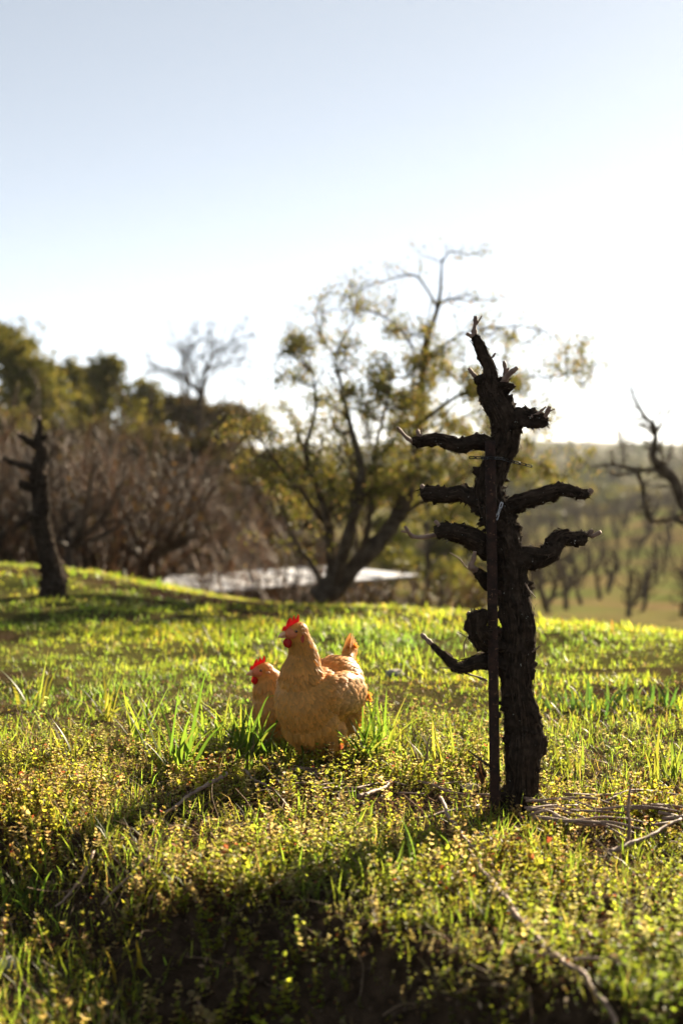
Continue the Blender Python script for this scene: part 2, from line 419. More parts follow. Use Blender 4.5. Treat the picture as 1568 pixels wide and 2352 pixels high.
def spur(parent, pts, rad, o0, cutend=True, name='spur', mat='cane', seed=0):
    mb = MB(); pts = np.asarray(pts, float); n = max(8, int(np.linalg.norm(np.diff(pts, axis=0), axis=1).sum() / 0.004))
    p = catmull(pts, n); r = np.interp(np.linspace(0, len(rad) - 1, n), np.arange(len(rad)), rad)
    nd = np.abs(np.sin(np.linspace(0, 1, n) * np.pi * max(2, n // 7))) ** 14
    r = r * (1 + 0.35 * nd) * (1 + 0.12 * noise3(p * 120, seed))
    p = p + np.stack([noise3(p * 40, seed + k) for k in (1, 2, 3)], 1) * 0.0015
    tube(mb, p, r, 10)
    return mb.build(name, M[mat], parent)

def vine_from_px(o0, y0, trunk, arms, spurs, scale, seed, fine=1.0, nshred=900, label=None, cat='grapevine', group=None, yz=None):
    """trunk/arms given as picture points; they keep their own distances through the third number (metres from the trunk plane)"""
    root = thing('grapevine', o0, label, cat, group)
    o0 = np.asarray(o0)
    def W(pt): return P(pt[0], pt[1], y0 + (pt[3] if len(pt) > 3 else 0)) - o0
    surf = []
    mb = MB()
    tp = [W(p) for p in trunk]; tr = [p[2] / scale for p in trunk]
    tp = [tp[0] - np.array([0, 0, 0.06])] + tp; tr = [tr[0] * 1.12] + tr
    surf.append(bark_tube(mb, tp, tr, 0.0035 / fine, int(84 * fine), seed, 1.0, 0.10))
    mb.build('trunk', M['vine_bark'], root)
    for k, a in enumerate(arms):
        mb = MB()
        surf.append(bark_tube(mb, [W(p) for p in a], [p[2] / scale for p in a], 0.003 / fine, int(46 * fine), seed + 11 * (k + 1), 1.25, 0.42 if k in (4, 10, 8) else 0.26))
        mb.build('arm', M['vine_bark'], root)
    for k, a in enumerate(spurs):
        spur(root, [W(p) for p in a], [p[2] / scale for p in a], o0, seed=seed + k)
    if nshred:
        mb = MB(); shreds(mb, surf, nshred, np.random.default_rng(seed + 5))
        tag(mb.build('loose_bark', M['shred'], root), kind='stuff')
        mb = MB(); strips(mb, surf[0], nshred // 5, np.random.default_rng(seed + 6))
        for sf_ in surf[1:]: strips(mb, sf_, nshred // 90, np.random.default_rng(seed + 7)) if len(sf_[0]) > 50 else None
        tag(mb.build('bark_strips', M['shred'], root), kind='stuff')
    return root

def r2(x, y, r, dy=0.0): return (878 + x * 0.34, 690 + y * 0.34, r * 0.34, dy)
def r3(x, y, r, dy=0.0): return (878 + x * 0.34, 1191.7 + y * 0.34, r * 0.34, dy)
VY = 3.83; VS = FPX / VY
main_trunk = [(1194, 1852, 46), (1196, 1820, 39), (1198, 1770, 37), (1207, 1690, 43), (1204, 1655, 40), (1193, 1600, 37), (1188, 1532, 38), (1188, 1464, 34), (1185, 1396, 34),
              (1177, 1345, 35), (1171, 1294, 33), (1163, 1243, 36), (1147, 1199, 35), (1137, 1178, 36), (1123, 1149, 34), (1118, 1115, 31), (1128, 1081, 29), (1141, 1047, 29),
              (1158, 1013, 32), (1160, 979, 33), (1147, 945, 31), (1133, 911, 28), (1124, 880, 24), (1123, 850, 13), (1109, 816, 11.5), (1099, 789, 10.5), (1088, 768, 7.5)]
main_arms = [
    [r2(800, 970, 40), r2(720, 965, 52, -.01), r2(620, 960, 46, -.02), r2(520, 985, 45, -.03), r2(440, 962, 44, -.04), r2(370, 937, 40, -.05), r2(300, 950, 40, -.05), r2(240, 958, 34, -.05), r2(190, 945, 22, -.05)],
    [r2(760, 1420, 50), r2(680, 1385, 60, .01), r2(600, 1322, 56, .03), r2(540, 1308, 55, .05), r2(450, 1325, 54, .07), r2(350, 1310, 55, .08), r2(290, 1313, 50, .09), r2(258, 1320, 36, .09)],
    [r3(820, 220, 70), r3(740, 200, 78, -.01), r3(640, 150, 66, -.04), r3(560, 105, 54, -.06), r3(470, 85, 50, -.08), r3(400, 80, 46, -.09), r3(350, 98, 30, -.09)],
    [r3(800, 470, 40), r3(720, 435, 44, -.02), r3(670, 382, 33, -.04), r3(622, 342, 22, -.05)],
    [r3(880, 870, 55), r3(780, 850, 56, -.02), r3(700, 825, 54, -.05), r3(650, 780, 52, -.07), r3(628, 725, 56, -.08), r3(632, 670, 52, -.08), r3(628, 628, 44, -.08), r3(626, 615, 26, -.08)],
    [r3(880, 1010, 70), r3(780, 985, 66, -.01), r3(700, 970, 58, -.02), r3(620, 970, 50, -.03), r3(540, 1000, 40, -.04), r3(490, 1000, 32, -.05), r3(440, 955, 26, -.05), r3(380, 895, 21, -.06), r3(325, 840, 17, -.06)],
    [r2(770, 1450, 55), r2(860, 1385, 58, -.01), r2(950, 1345, 51, -.03), r2(1060, 1318, 48, -.05), r2(1150, 1290, 44, -.06), r2(1220, 1277, 40, -.07), r2(1300, 1298, 35, -.08), r2(1350, 1310, 34, -.08), r2(1395, 1308, 27, -.08)],
    [r3(850, 230, 60), r3(960, 248, 74, .0), r3(1070, 258, 64, .02), r3(1140, 225, 58, .03), r3(1160, 165, 54, .04), r3(1210, 128, 50, .05), r3(1290, 138, 46, .06), r3(1350, 130, 42, .06), r3(1385, 125, 28, .06)],
    [r2(830, 840, 70), r2(920, 775, 58, -.01), r2(980, 790, 50, -.02), r2(1060, 815, 46, -.03), r2(1112, 842, 28, -.03)],
    [r2(720, 560, 36), r2(670, 540, 32, -.01), r2(640, 530, 24, -.02), r2(618, 515, 14, -.02)],
    [r2(730, 610, 50), r2(800, 590, 48, -.01), r2(850, 575, 34, -.02), r2(858, 560, 22, -.02)],
    [r2(850, 1040, 30), r2(890, 1028, 20, -.01), r2(920, 1018, 7, -.01)],
    [r3(1010, 1400, 60, .01), r3(1060, 1470, 36, 0), r3(1082, 1485, 14, 0)],
    [r3(800, 770, 30, .0), r3(780, 755, 26, -.04), r3(775, 745, 12, -.05)],
]
main_spurs = [
    [r2(618, 240, 20), r2(622, 195, 14), r2(628, 150, 12), r2(630, 108, 13)], [r2(630, 165, 6), r2(652, 135, 4.5), r2(673, 104, 4)], [r2(612, 248, 16), r2(590, 235, 13), r2(563, 221, 11)],
    [r2(625, 518, 16, -.02), r2(604, 492, 13, -.02), r2(577, 457, 11, -.02)], [r2(705, 372, 9), r2(740, 388, 7), r2(764, 358, 6)],
    [r2(815, 560, 22, -.02), r2(845, 505, 18, -.03), r2(908, 452, 14, -.03)], [r2(832, 520, 16, -.02), r2(826, 470, 12, -.02), r2(815, 408, 11, -.02)], [r2(834, 492, 9, -.02), r2(852, 455, 8, -.02)],
    [r2(985, 790, 13, -.03), r2(1040, 768, 10, -.04), r2(1103, 714, 6, -.05)], [r2(1075, 812, 20, -.03), r2(1102, 780, 15, -.04), r2(1128, 716, 13, -.04)], [r2(1118, 752, 5, -.04), r2(1166, 733, 3.5, -.05)],
    [r2(205, 955, 15, -.05), r2(160, 925, 12, -.06), r2(128, 888, 10, -.06), r2(104, 856, 10, -.07)], [r2(250, 925, 13, -.05), r2(232, 873, 12, -.05)], [r2(262, 940, 5, -.05), r2(268, 850, 2, -.05)],
    [r2(285, 1282, 14, .09), r2(262, 1244, 12, .09)], [r2(320, 1280, 12, .09), r2(325, 1262, 11, .09)],
    [r3(360, 110, 16, -.09), r3(275, 122, 13, -.10), r3(205, 118, 13, -.10), r3(168, 80, 11, -.11), r3(150, 50, 9, -.11)], [r3(205, 118, 9, -.10), r3(165, 92, 7, -.10), r3(124, 84, 6, -.10)], [r3(390, 70, 18, -.09), r3(376, 38, 13, -.09), r3(352, 14, 11, -.09)],
    [r3(630, 350, 22, -.05), r3(596, 318, 19, -.06), r3(612, 280, 15, -.06), r3(622, 218, 12, -.06)], [r3(615, 368, 4, -.05), r3(560, 320, 3.5, -.06), r3(520, 268, 3.5, -.07), r3(450, 228, 2.5, -.07)],
    [r3(600, 650, 15, -.08), r3(568, 634, 15, -.08)], [r3(590, 770, 9, -.07), r3(545, 742, 7, -.07)], [r3(600, 825, 3.5, -.07), r3(560, 795, 3, -.08), r3(510, 765, 2.5, -.09)], [r3(552, 935, 4, -.04), r3(549, 850, 3.5, -.05), r3(574, 788, 3, -.06)],
    [r3(330, 845, 17, -.06), r3(295, 812, 13, -.06), r3(262, 776, 13, -.06)], [r3(560, 1020, 4, -.04), r3(470, 1012, 4, -.06), r3(380, 1004, 3, -.07)], [r3(700, 1090, 9, -.02), r3(620, 1062, 6, -.03), r3(545, 1038, 4, -.04)],
    [r2(1385, 1305, 20, -.08), r2(1418, 1274, 16, -.08)], [r3(1365, 120, 18, .06), r3(1422, 76, 14, .06)], [r3(1400, 120, 14, .06), r3(1476, 90, 13, .05)],
    [r3(1010, 900, 6, -.02), r3(1040, 880, 5, -.03), r3(1064, 860, 4, -.03)], [r3(960, 430, 5, -.03), r3(990, 480, 4, -.03), r3(1034, 536, 3, -.04)], [r3(640, 1500, 2, -.03), r3(660, 1420, 1.5, -.03)][:2],
]
main_spurs = main_spurs[:-1]
gx, gy = P(1194, 1852, VY)[:2]
main_vine = vine_from_px((gx, gy, h1(gx, gy)), VY, main_trunk, main_arms, main_spurs, VS, 100, 1.0, 4200,
                         'tall gnarled black old grapevine with stubby pruned arms beside the rusty stake')

def r4(x, y, r, dy=0.0): return (x * 0.4, 721 + y * 0.4, r * 0.4, dy)
LY = G(126, 1376)[1]; LS = FPX / LY
left_trunk = [(p_[0], p_[1], p_[2] * 1.3, 0) for p_ in [(126, 1374, 25)] + [r4(*a) for a in [(300, 1500, 46), (285, 1400, 44), (240, 1260, 42), (238, 1120, 37), (235, 1000, 38), (222, 900, 32), (236, 840, 30), (240, 790, 24), (225, 745, 20), (228, 690, 15), (232, 640, 11), (230, 600, 8)]]]
left_arms = [[r4(225, 900, 30), r4(175, 878, 22), (80 * .4, 721 + 855 * .4, 7.5, .1), r4(45, 838, 14, .1), r4(25, 818, 8, .1)],
             [r4(235, 760, 22), r4(190, 745, 20), r4(140, 715, 17, -.1), r4(108, 690, 9, -.1)],
             [r4(230, 1000, 32), r4(170, 990, 26), r4(130, 985, 18, -.1), r4(120, 945, 9, -.1)],
             [r4(225, 1170, 28), r4(180, 1160, 26, -.1), r4(158, 1140, 16, -.1)], [r4(228, 740, 16), r4(252, 710, 13), r4(274, 688, 9)]]
left_spurs = [[r4(228, 605, 8), r4(222, 585, 6)], [r4(110, 692, 8, -.1), r4(106, 678, 6, -.1)]]
lx, ly = P(126, 1374, LY)[:2]
vine_from_px((lx, ly, h1(lx, ly)), LY, left_trunk, left_arms, left_spurs, LS, 300, 0.45, 160, 'dark blurred grapevine standing on the grassy crest before the brown brush')

# ------------------------------------------------------------------ stake, ties, dead leaf
def build_stake():
    y = VY - 0.062
    a = P(1125, 1014, y); b = P(1136, 1838, y)
    root = thing('stake', (b[0], b[1], h1(b[0], b[1])), 'rusty flat steel stake driven in before the gnarled vine', 'stake')
    o = np.array(root.location); a = a - o; b = b - o; b = b - (a - b) * 0.06
    ax = (a - b) / np.linalg.norm(a - b); L = np.linalg.norm(a - b)
    mb = MB(); prof = [(-.0135, -.003), (-.0125, -.0042), (.0125, -.0042), (.0135, -.003), (.0135, .002), (.004, .003), (.003, .016), (-.003, .016), (-.004, .003), (-.0135, .002)]
    n = 120; k = len(prof); vs_ = []
    for i in range(n):
        f = i / (n - 1); c = b + ax * L * f
        for (px_, py_) in prof:
            vs_.append(c + np.array([px_, py_, 0]))
    v = np.array(vs_); nz = fbm(v * 60, 2, 4)
    v[:, 0] += nz * 0.0006; v[:, 1] += fbm(v * 70, 2, 8) * 0.0006
    i = np.arange(n - 1)[:, None] * k; j = np.arange(k)[None, :]; jn = (j + 1) % k
    q = np.stack([i + j, i + jn, i + k + jn, i + k + j], 2).reshape(-1, 4)
    e = (n - 1) * k; v = np.concatenate([v, [a]])
    mb.add(v, [(e + s, e + (s + 1) % k, n * k) for s in range(k)], q)
    mb.build('bar', M['rust'], root)
    for py_ in (1362, 1449, 1643, 1790):
        c = P(1146, py_, y) - o; mb = MB()
        ang = np.arange(10) / 10 * 2 * np.pi
        ring = [(c[0] - 0.003, c[1] + 0.004 + .006 * math.cos(t), c[2] + .0085 * math.sin(t)) for t in ang] + [(c[0] + .0045, c[1] + 0.004 + .005 * math.cos(t), c[2] + .0075 * math.sin(t)) for t in ang]
        mb.add(ring + [(c[0] + .006, c[1] + .004, c[2])], [(10 + s, 10 + (s + 1) % 10, 20) for s in range(10)], [(s, (s + 1) % 10, 10 + (s + 1) % 10, 10 + s) for s in range(10)])
        mb.build('lug', M['rust'], root, smooth=False)
build_stake()

def chain(name, pts, label, mat, w=0.0075, gap=1.0):
    pts = [np.asarray(p) for p in pts]; o = pts[0]
    root = thing(name, o, label, 'vine tie')
    p = catmull(pts, 60); s = np.concatenate([[0], np.cumsum(np.linalg.norm(np.diff(p, axis=0), axis=1))])
    n = max(2, round(s[-1] / 0.0165)); dl = s[-1] / n
    for k in range(n):
        c0 = np.array([np.interp(k * dl, s, p[:, i]) for i in range(3)]); c1 = np.array([np.interp((k + 1) * dl, s, p[:, i]) for i in range(3)])
        t = c1 - c0; t /= np.linalg.norm(t); up = np.array([0, 0.25 * (-1) ** k, 1.0]); up -= t * up.dot(t); up /= np.linalg.norm(up); nr = np.cross(t, up)
        mb = MB(); hw = w / 2; a0, a1 = -0.06 * dl, 1.02 * dl
        outer = [(a0, -hw * .6), (a0 + .002, -hw), (a1 - .002, -hw), (a1, -hw * .6), (a1, hw * .6), (a1 - .002, hw), (a0 + .002, hw), (a0, hw * .6)]
        inner = [(a0 + .0035, -hw * .42), (a0 + .0036, -hw * .45), (a1 - .0036, -hw * .45), (a1 - .0035, -hw * .42), (a1 - .0035, hw * .42), (a1 - .0036, hw * .45), (a0 + .0036, hw * .45), (a0 + .0035, hw * .42)]
        v = []
        for z in (-.0011, .0011):
            for (x_, y_) in outer + inner: v.append(c0 - o + t * x_ + up * y_ + nr * z)
        q = []
        for i in range(8):
            j = (i + 1) % 8
            q += [(i, j, 8 + j, 8 + i), (16 + j, 16 + i, 24 + i, 24 + j), (j, i, 16 + i, 16 + j), (8 + i, 8 + j, 24 + j, 24 + i)]
        mb.add(v, None, q); mb.build('link', M[mat], root, smooth=False)
def q2(x, y, d): a = r2(x, y, 1); return P(a[0], a[1], VY + d)
chain('chain_tie', [q2(584, 1062, -.075), q2(640, 1062, -.075), q2(700, 1064, -.074), q2(770, 1066, -.072), q2(800, 1066, -.05), q2(860, 1085, -.02), q2(930, 1102, -.03), q2(1010, 1122, -.04)], 'black plastic chain tie sticking out both sides of the stake top', 'plastic')
chain('chain_tie', [q2(806, 1365, -.052), q2(788, 1420, -.058), q2(766, 1482, -.062)], 'short chain tie, pale with painted sun glints, hanging in the fork beside the stake', 'glint_plastic', 0.0085)

def dead_leaf():
    o = P(1103, 1760, VY - 0.09); o[2] = h1(o[0], o[1])
    root = thing('dead_vine_leaf', o, 'shrivelled dark dead leaf hanging on a twig beside the stake foot', 'dead leaf')
    W = lambda x, y, d=0: P(*r3(x, y, 1)[:2], VY - 0.09 + d) - o
    mb = MB(); tube(mb, catmull([W(578, 1566), W(640, 1610), W(690, 1650), W(722, 1668, .04)], 14), np.linspace(.0022, .004, 14), 7); mb.build('twig', M['bark'], root)
    mb = MB(); tube(mb, catmull([W(640, 1612), W(655, 1640), W(662, 1670)], 8), .0012, 6); mb.build('leaf_stalk', M['bark'], root)
    mb = MB(); rg = np.random.default_rng(2)
    n, m = 9, 9; ctr = W(662, 1722); v = []
    for i in range(n):
        for j in range(m):
            u_, w_ = i / (n - 1) * 2 - 1, j / (m - 1) * 2 - 1
            rr = 1 + .22 * math.sin(5 * math.atan2(w_, u_) + 1)
            v.append(ctr + np.array([u_ * .013 * rr, .010 * math.sin(u_ * 5 + w_ * 3) + .004 * math.cos(w_ * 7), w_ * .028 * rr * (0.75 + 0.25 * math.cos(u_ * 4)) - .004 * u_]))
    i = (np.arange(n - 1)[:, None] * m + np.arange(m - 1)[None]).ravel()
    mb.add(np.array(v), None, np.stack([i, i + 1, i + m + 1, i + m], 1), (0.06, 0.035, 0.02)); mb.build('blade', M['litter'], root)
dead_leaf()

# ------------------------------------------------------------------ hens
def ellipsoid(bm, c, r, pitch=0.0, yaw=0.0, sub=3):
    Mx = Matrix.Translation(c) @ Matrix.Rotation(yaw, 4, 'Z') @ Matrix.Rotation(-pitch, 4, 'Y') @ Matrix.Diagonal((*r, 1))
    bmesh.ops.create_icosphere(bm, subdivisions=sub, radius=1, matrix=Mx)

def voxel_body(bm, name, vox=0.0045, smooth=6):
    me = bpy.data.meshes.new(name); bm.to_mesh(me); bm.free()
    o = bpy.data.objects.new(name, me); COL.objects.link(o)
    md = o.modifiers.new('r', 'REMESH'); md.mode = 'VOXEL'; md.voxel_size = vox
    ms = o.modifiers.new('s', 'SMOOTH'); ms.factor = 0.5; ms.iterations = smooth
    dg = bpy.context.evaluated_depsgraph_get(); m2 = bpy.data.meshes.new_from_object(o.evaluated_get(dg))
    bpy.data.objects.remove(o); bpy.data.meshes.remove(me); m2.name = name
    return m2

def feather_template(fold=0.25):
    # unit feather: along +X, width along Y, slightly cupped, rounded tip
    xs = [0, .4, .8, 1.0]; ws = [.2, .5, .42, .10]
    v = []; q = []
    for x_, w_ in zip(xs, ws):
        z = .10 * math.sin(x_ * math.pi) - .10 * x_ * x_
        v += [(x_, -w_, z - fold * w_ * .5), (x_, 0, z), (x_, w_, z - fold * w_ * .5)]
    for k in range(len(xs) - 1):
        a = k * 3; q += [(a, a + 3, a + 4, a + 1), (a + 1, a + 4, a + 5, a + 2)]
    return np.array(v), np.array(q)

def build_hen(loc, rz, label, scale, head_yaw, neck_drop, neck_fwd, seed, tail=1.0, nfeather=11000):
    rg = np.random.default_rng(seed)
    root = thing('hen', loc, label, 'hen', 'buff hens in the grass', rz); root.scale = (scale,) * 3
    dz, dx = -neck_drop, neck_fwd
    hx, hz = .108 + dx, .432 + dz
    def HP(x, y, z):   # head-local (x from head centre) to body coordinates
        c, s = math.cos(head_yaw), math.sin(head_yaw)
        return (hx + x * c - y * s, x * s + y * c, hz + z)
    bm = bmesh.new()
    E = lambda *a, **k: ellipsoid(bm, *a, **k)
    E((0, 0, .212), (.138, .090, .100), pitch=.10)
    E((.072, 0, .213), (.082, .091, .108)); E((.045, 0, .155), (.088, .086, .082)); E((.0, 0, .128), (.088, .070, .066))
    E((.085 + .3 * dx, 0, .283 + .2 * dz), (.062, .066, .072))
    for f in np.linspace(0, 1, 7):
        x = (.084 + .35 * dx) * (1 - f) + (hx - .010) * f; z = (.300 + .25 * dz) * (1 - f) + (hz - .018) * f
        r = .060 * (1 - f) + .0325 * f - .004 * math.sin(f * math.pi)
        E((x - .012 * math.sin(f * math.pi), 0, z), (r * 1.05, r * .97, r * 1.1))
    E(HP(-.004, 0, 0), (.034, .0265, .029)); E(HP(.020, 0, -.006), (.022, .018, .019), yaw=head_yaw)
    E((-.095, 0, .252), (.100, .084, .080), pitch=-.25); E((-.115, 0, .165), (.075, .082, .080)); E((-.145, 0, .235), (.060, .060, .075))
    for f in np.linspace(0, 1, 6):
        E((-.145 - .050 * f, 0, .278 + .055 * f * tail), (.046 * (1 - .72 * f), .036 * (1 - .78 * f), .050 * (1 - .50 * f)), pitch=-.9)
    for s in (-1, 1):
        E((-.030, s * .078, .232), (.114, .028, .066), pitch=.18); E((.045, s * .070, .238), (.055, .032, .056))
        E((-.01, s * .042, .102), (.056, .038, .060)); E((-.025, s * .042, .075), (.032, .025, .042))
    me = voxel_body(bm, 'body'); me.materials.append(M['feather'])
    nv = len(me.vertices); co = np.zeros(nv * 3, np.float32); me.vertices.foreach_get('co', co); co = co.reshape(-1, 3).astype(float)
    def colour(p):
        b = np.tile(np.array([.69, .345, .072]), (len(p), 1))
        neck = np.clip((p[:, 2] - (.30 + .4 * dz)) / .06, 0, 1)[:, None]; b = b * (1 - neck) + np.array([.69, .325, .058]) * neck
        wing = (np.clip((np.abs(p[:, 1]) - .055) / .03, 0, 1) * np.clip((p[:, 2] - .17) / .04, 0, 1) * np.clip((.08 - p[:, 0]) / .06, 0, 1))[:, None]
        b = b * (1 - .55 * wing) + np.array([.70, .45, .20]) * .55 * wing
        fl = (np.clip((.16 - p[:, 2]) / .06, 0, 1) * np.clip((-.02 - p[:, 0]) / .08, 0, 1))[:, None]
        b = b * (1 - .6 * fl) + np.array([.64, .40, .19]) * .6 * fl
        tl = np.clip((-.17 - p[:, 0]) / .03, 0, 1)[:, None] * np.clip((p[:, 2] - .30) / .03, 0, 1)[:, None]
        b = b * (1 - .6 * tl) + np.array([.62, .36, .12]) * .6 * tl
        return b * (1 + .16 * fbm(p * 38, 2, seed)[:, None])
    a = me.attributes.new('col', 'FLOAT_COLOR', 'POINT'); a.data.foreach_set('color', np.concatenate([colour(co), np.ones((nv, 1))], 1).astype(np.float32).ravel())
    me.polygons.foreach_set('use_smooth', np.ones(len(me.polygons), bool))
    tag(link('body', me, root))
    # plumage
    me.calc_loop_triangles(); tri = np.zeros(len(me.loop_triangles) * 3, np.int32); me.loop_triangles.foreach_get('vertices', tri); tri = tri.reshape(-1, 3)
    A, B, C = co[tri[:, 0]], co[tri[:, 1]], co[tri[:, 2]]; nr = np.cross(B - A, C - A); ar = np.linalg.norm(nr, axis=1); nr /= ar[:, None] + 1e-12
    hc = np.array([hx, 0, hz])
    cen = (A + B + C) / 3
    wgt = ar * (1 + 1.6 * np.clip((cen[:, 2] - (.30 + .4 * dz)) / .05, 0, 1))
    N = nfeather
    k = rg.choice(len(tri), N, p=wgt / wgt.sum()); u = rg.random((N, 2)); fl = u.sum(1) > 1; u[fl] = 1 - u[fl]
    p = A[k] + (B[k] - A[k]) * u[:, :1] + (C[k] - A[k]) * u[:, 1:]; n_ = nr[k]
    # keep the face bare
    f0 = np.array(HP(.020, 0, -.004)); keep = np.linalg.norm((p - f0) / np.array([.026, .034, .020]), axis=1) > 1
    p, n_ = p[keep], n_[keep]
    neck = np.clip((p[:, 2] - (.27 + .4 * dz)) / .07, 0, 1) * np.clip((p[:, 0] + .02) / .04, 0, 1)
    front = np.clip((p[:, 0] - .03) / .08, 0, 1) * (1 - neck)
    tailw = np.clip((-.145 - p[:, 0]) / .03, 0, 1) * np.clip((p[:, 2] - .285) / .03, 0, 1)
    low = np.clip((.17 - p[:, 2]) / .08, 0, 1)
    d = np.tile(np.array([-1, 0, -.18]), (len(p), 1))
    d = d * (1 - neck[:, None]) + np.array([-.32, 0, -1.0]) * neck[:, None]
    d = d * (1 - front[:, None]) + np.array([-.55, 0, -.9]) * front[:, None]
    d = d * (1 - .6 * low[:, None]) + np.array([-.5, 0, -.8]) * .6 * low[:, None]
    d = d * (1 - tailw[:, None]) + np.array([-.35, 0, 1.0]) * tailw[:, None]
    d += rg.normal(0, .13, d.shape)
    d -= n_ * (d * n_).sum(1)[:, None]; d /= np.linalg.norm(d, axis=1)[:, None] + 1e-9
    hd = np.clip((p[:, 2] - (hz - .035)) / .02, 0, 1)
    wing = np.clip((np.abs(p[:, 1]) - .06) / .02, 0, 1) * np.clip((p[:, 2] - .17) / .03, 0, 1) * np.clip((.09 - p[:, 0]) / .04, 0, 1)
    L = (.025 + .014 * wing + .008 * neck + .010 * low + .0 * tailw) * (1 - .62 * hd) * rg.uniform(.75, 1.25, len(p))
    Wd = L * (.42 - .20 * neck + .02 * wing - .12 * tailw) * rg.uniform(.8, 1.2, len(p))
    lift = (1 - .6 * np.clip((-.10 - p[:, 0]) / .04, 0, 1)) * (np.abs(rg.normal(.10, .045, len(p))) + .05 * low) * (1 - .85 * tailw)
    x = d * np.cos(lift)[:, None] + n_ * np.sin(lift)[:, None]; z = n_ * np.cos(lift)[:, None] - d * np.sin(lift)[:, None]; y = np.cross(z, x)
    tv, tq = feather_template()
    off = -.0012
    V = p[:, None] + n_[:, None] * off + x[:, None] * (tv[None, :, :1] * L[:, None, None]) + y[:, None] * (tv[None, :, 1:2] * Wd[:, None, None]) + z[:, None] * (tv[None, :, 2:3] * L[:, None, None])
    cc = colour(p) * (1 + rg.normal(0, .10, (len(p), 1))); cc = np.repeat(cc[:, None], len(tv), 1)
    edge = (.88 + .34 * np.clip((tv[:, 0] - .55) / .45, 0, 1))[None, :, None]; cc = cc * edge * np.where(np.abs(tv[:, 1]) < .01, .88, 1.0)[None, :, None]  # bases darkened, tips lightened: shade between layered feathers put into colour
    mb = MB(); mb.add(V.reshape(-1, 3), None, (tq[None] + (np.arange(len(p)) * len(tv))[:, None, None]).reshape(-1, 4), np.clip(cc.reshape(-1, 3), 0, .9))
    tag(mb.build('plumage', M['feather'], root), kind='stuff')
    # tail feathers
    for k in range(10):
        mb = MB(); s = 1 if k % 2 else -1; f = (k // 2) / 4
        b0 = np.array([-.150 - .022 * f, s * (.012 - .004 * f), .292 - .012 * f]); d0 = np.array([-.42 - .40 * f, -s * .05, 1.0]); d0 /= np.linalg.norm(d0)
        y0 = np.array([1.0, s * .35, .3]); y0 -= d0 * y0.dot(d0); y0 /= np.linalg.norm(y0); z0 = np.cross(d0, y0) * s
        Lf = (.112 - .018 * f) * (.55 + .45 * tail)
        v = b0 + d0 * tv[:, :1] * Lf + y0 * tv[:, 1:2] * .023 + z0 * tv[:, 2:3] * Lf * .25
        mb.add(v, None, tq, np.array([.70, .44, .18]) * rg.uniform(.85, 1.12)); mb.build('tail_feather', M['feather'], root)
    # wing feathers folded along the flank
    for s in (-1, 1):
        for k in range(9):
            mb = MB(); f = k / 8
            b0 = np.array([-.035 - .02 * f, s * (.101 - .004 * f), .265 - .075 * f]); d0 = np.array([-1, -s * .64, -.10 + .14 * f]); d0 /= np.linalg.norm(d0)
            n0 = np.array([0, s, .15]); n0 -= d0 * n0.dot(d0); n0 /= np.linalg.norm(n0); y0 = np.cross(n0, d0)
            v = b0 + d0 * tv[:, :1] * (.084 - .018 * f) + y0 * tv[:, 1:2] * .021 + n0 * (tv[:, 2:3] * .05 + .0015 * (8 - k) * .6)
            mb.add(v, None, tq, np.array([.58, .35, .16]) * rg.uniform(.85, 1.12)); mb.build('wing_feather', M['feather'], root)
    # bare face, comb, wattles, earlobes, beak, eyes
    def blob(name, c, r, col, mat, yaw=0, pitch=0, jit=.04, sub=3):
        b2 = bmesh.new(); ellipsoid(b2, (0, 0, 0), r, pitch=pitch, yaw=head_yaw + yaw, sub=sub)
        v = np.array([list(q_.co) for q_ in b2.verts]); t = np.array([[q_.index for q_ in f.verts] for f in b2.faces]); b2.free()
        v = v * (1 + jit * fbm(v * 160, 2, seed + 3)[:, None]) + np.array(c)
        mb = MB(); mb.add(v, t, None, np.array(col) * (1 + .15 * fbm(v * 300, 2, seed)[:, None])); return mb.build(name, M[mat], root)
    blob('face_skin', HP(.017, 0, -.004), (.0265, .0262, .0190), (.64, .20, .085), 'face', jit=.06)
    for s in (-1, 1):
        blob('wattle', HP(.030, s * .008, -.032), (.0108, .0036, .0145), (.50, .028, .020), 'comb', yaw=.25 * s, pitch=.3, jit=.10)
        blob('earlobe', HP(-.006, s * .0255, -.019), (.006, .003, .012), (.55, .10, .06), 'comb', jit=.1)
        blob('ear_tuft', HP(-.012, s * .0265, -.004), (.010, .004, .0055), (.62, .36, .15), 'feather', pitch=.5, jit=.2)
        e = blob('eye', HP(.014, s * .0248, .004), (.0056, .0040, .0056), (1, 1, 1), 'iris', jit=0)
        mb = MB(); v = []
        pc = HP(.0142, s * .0285, .004)
        b2 = bmesh.new(); ellipsoid(b2, pc, (.0034, .0011, .0034), yaw=head_yaw, sub=2)
        v = np.array([list(q_.co) for q_ in b2.verts]); t = np.array([[q_.index for q_ in f.verts] for f in b2.faces]); b2.free()
        mb.add(v, t); pu = mb.build('pupil', M['pupil'], e)
    prof = [(.048, .004), (.047, .012), (.041, .020), (.0395, .0165), (.036, .018), (.031, .033), (.0285, .0245), (.026, .026), (.021, .043), (.0185, .031), (.016, .032), (.011, .050), (.007, .037), (.004, .038), (-.003, .052), (-.007, .049), (-.008, .034), (-.004, .026), (.005, .0225), (.020, .019), (.032, .012), (.040, .006)]
    b2 = bmesh.new(); fr = []
    vv = [b2.verts.new((x_, 0, z_)) for x_, z_ in prof]; f = b2.faces.new(vv); bmesh.ops.triangulate(b2, faces=[f])
    bmesh.ops.subdivide_edges(b2, edges=b2.edges[:], cuts=2, use_grid_fill=True)
    bmesh.ops.triangulate(b2, faces=b2.faces[:])
    b2.verts.ensure_lookup_table(); bnd = {q_.index for q_ in b2.verts if q_.is_boundary}
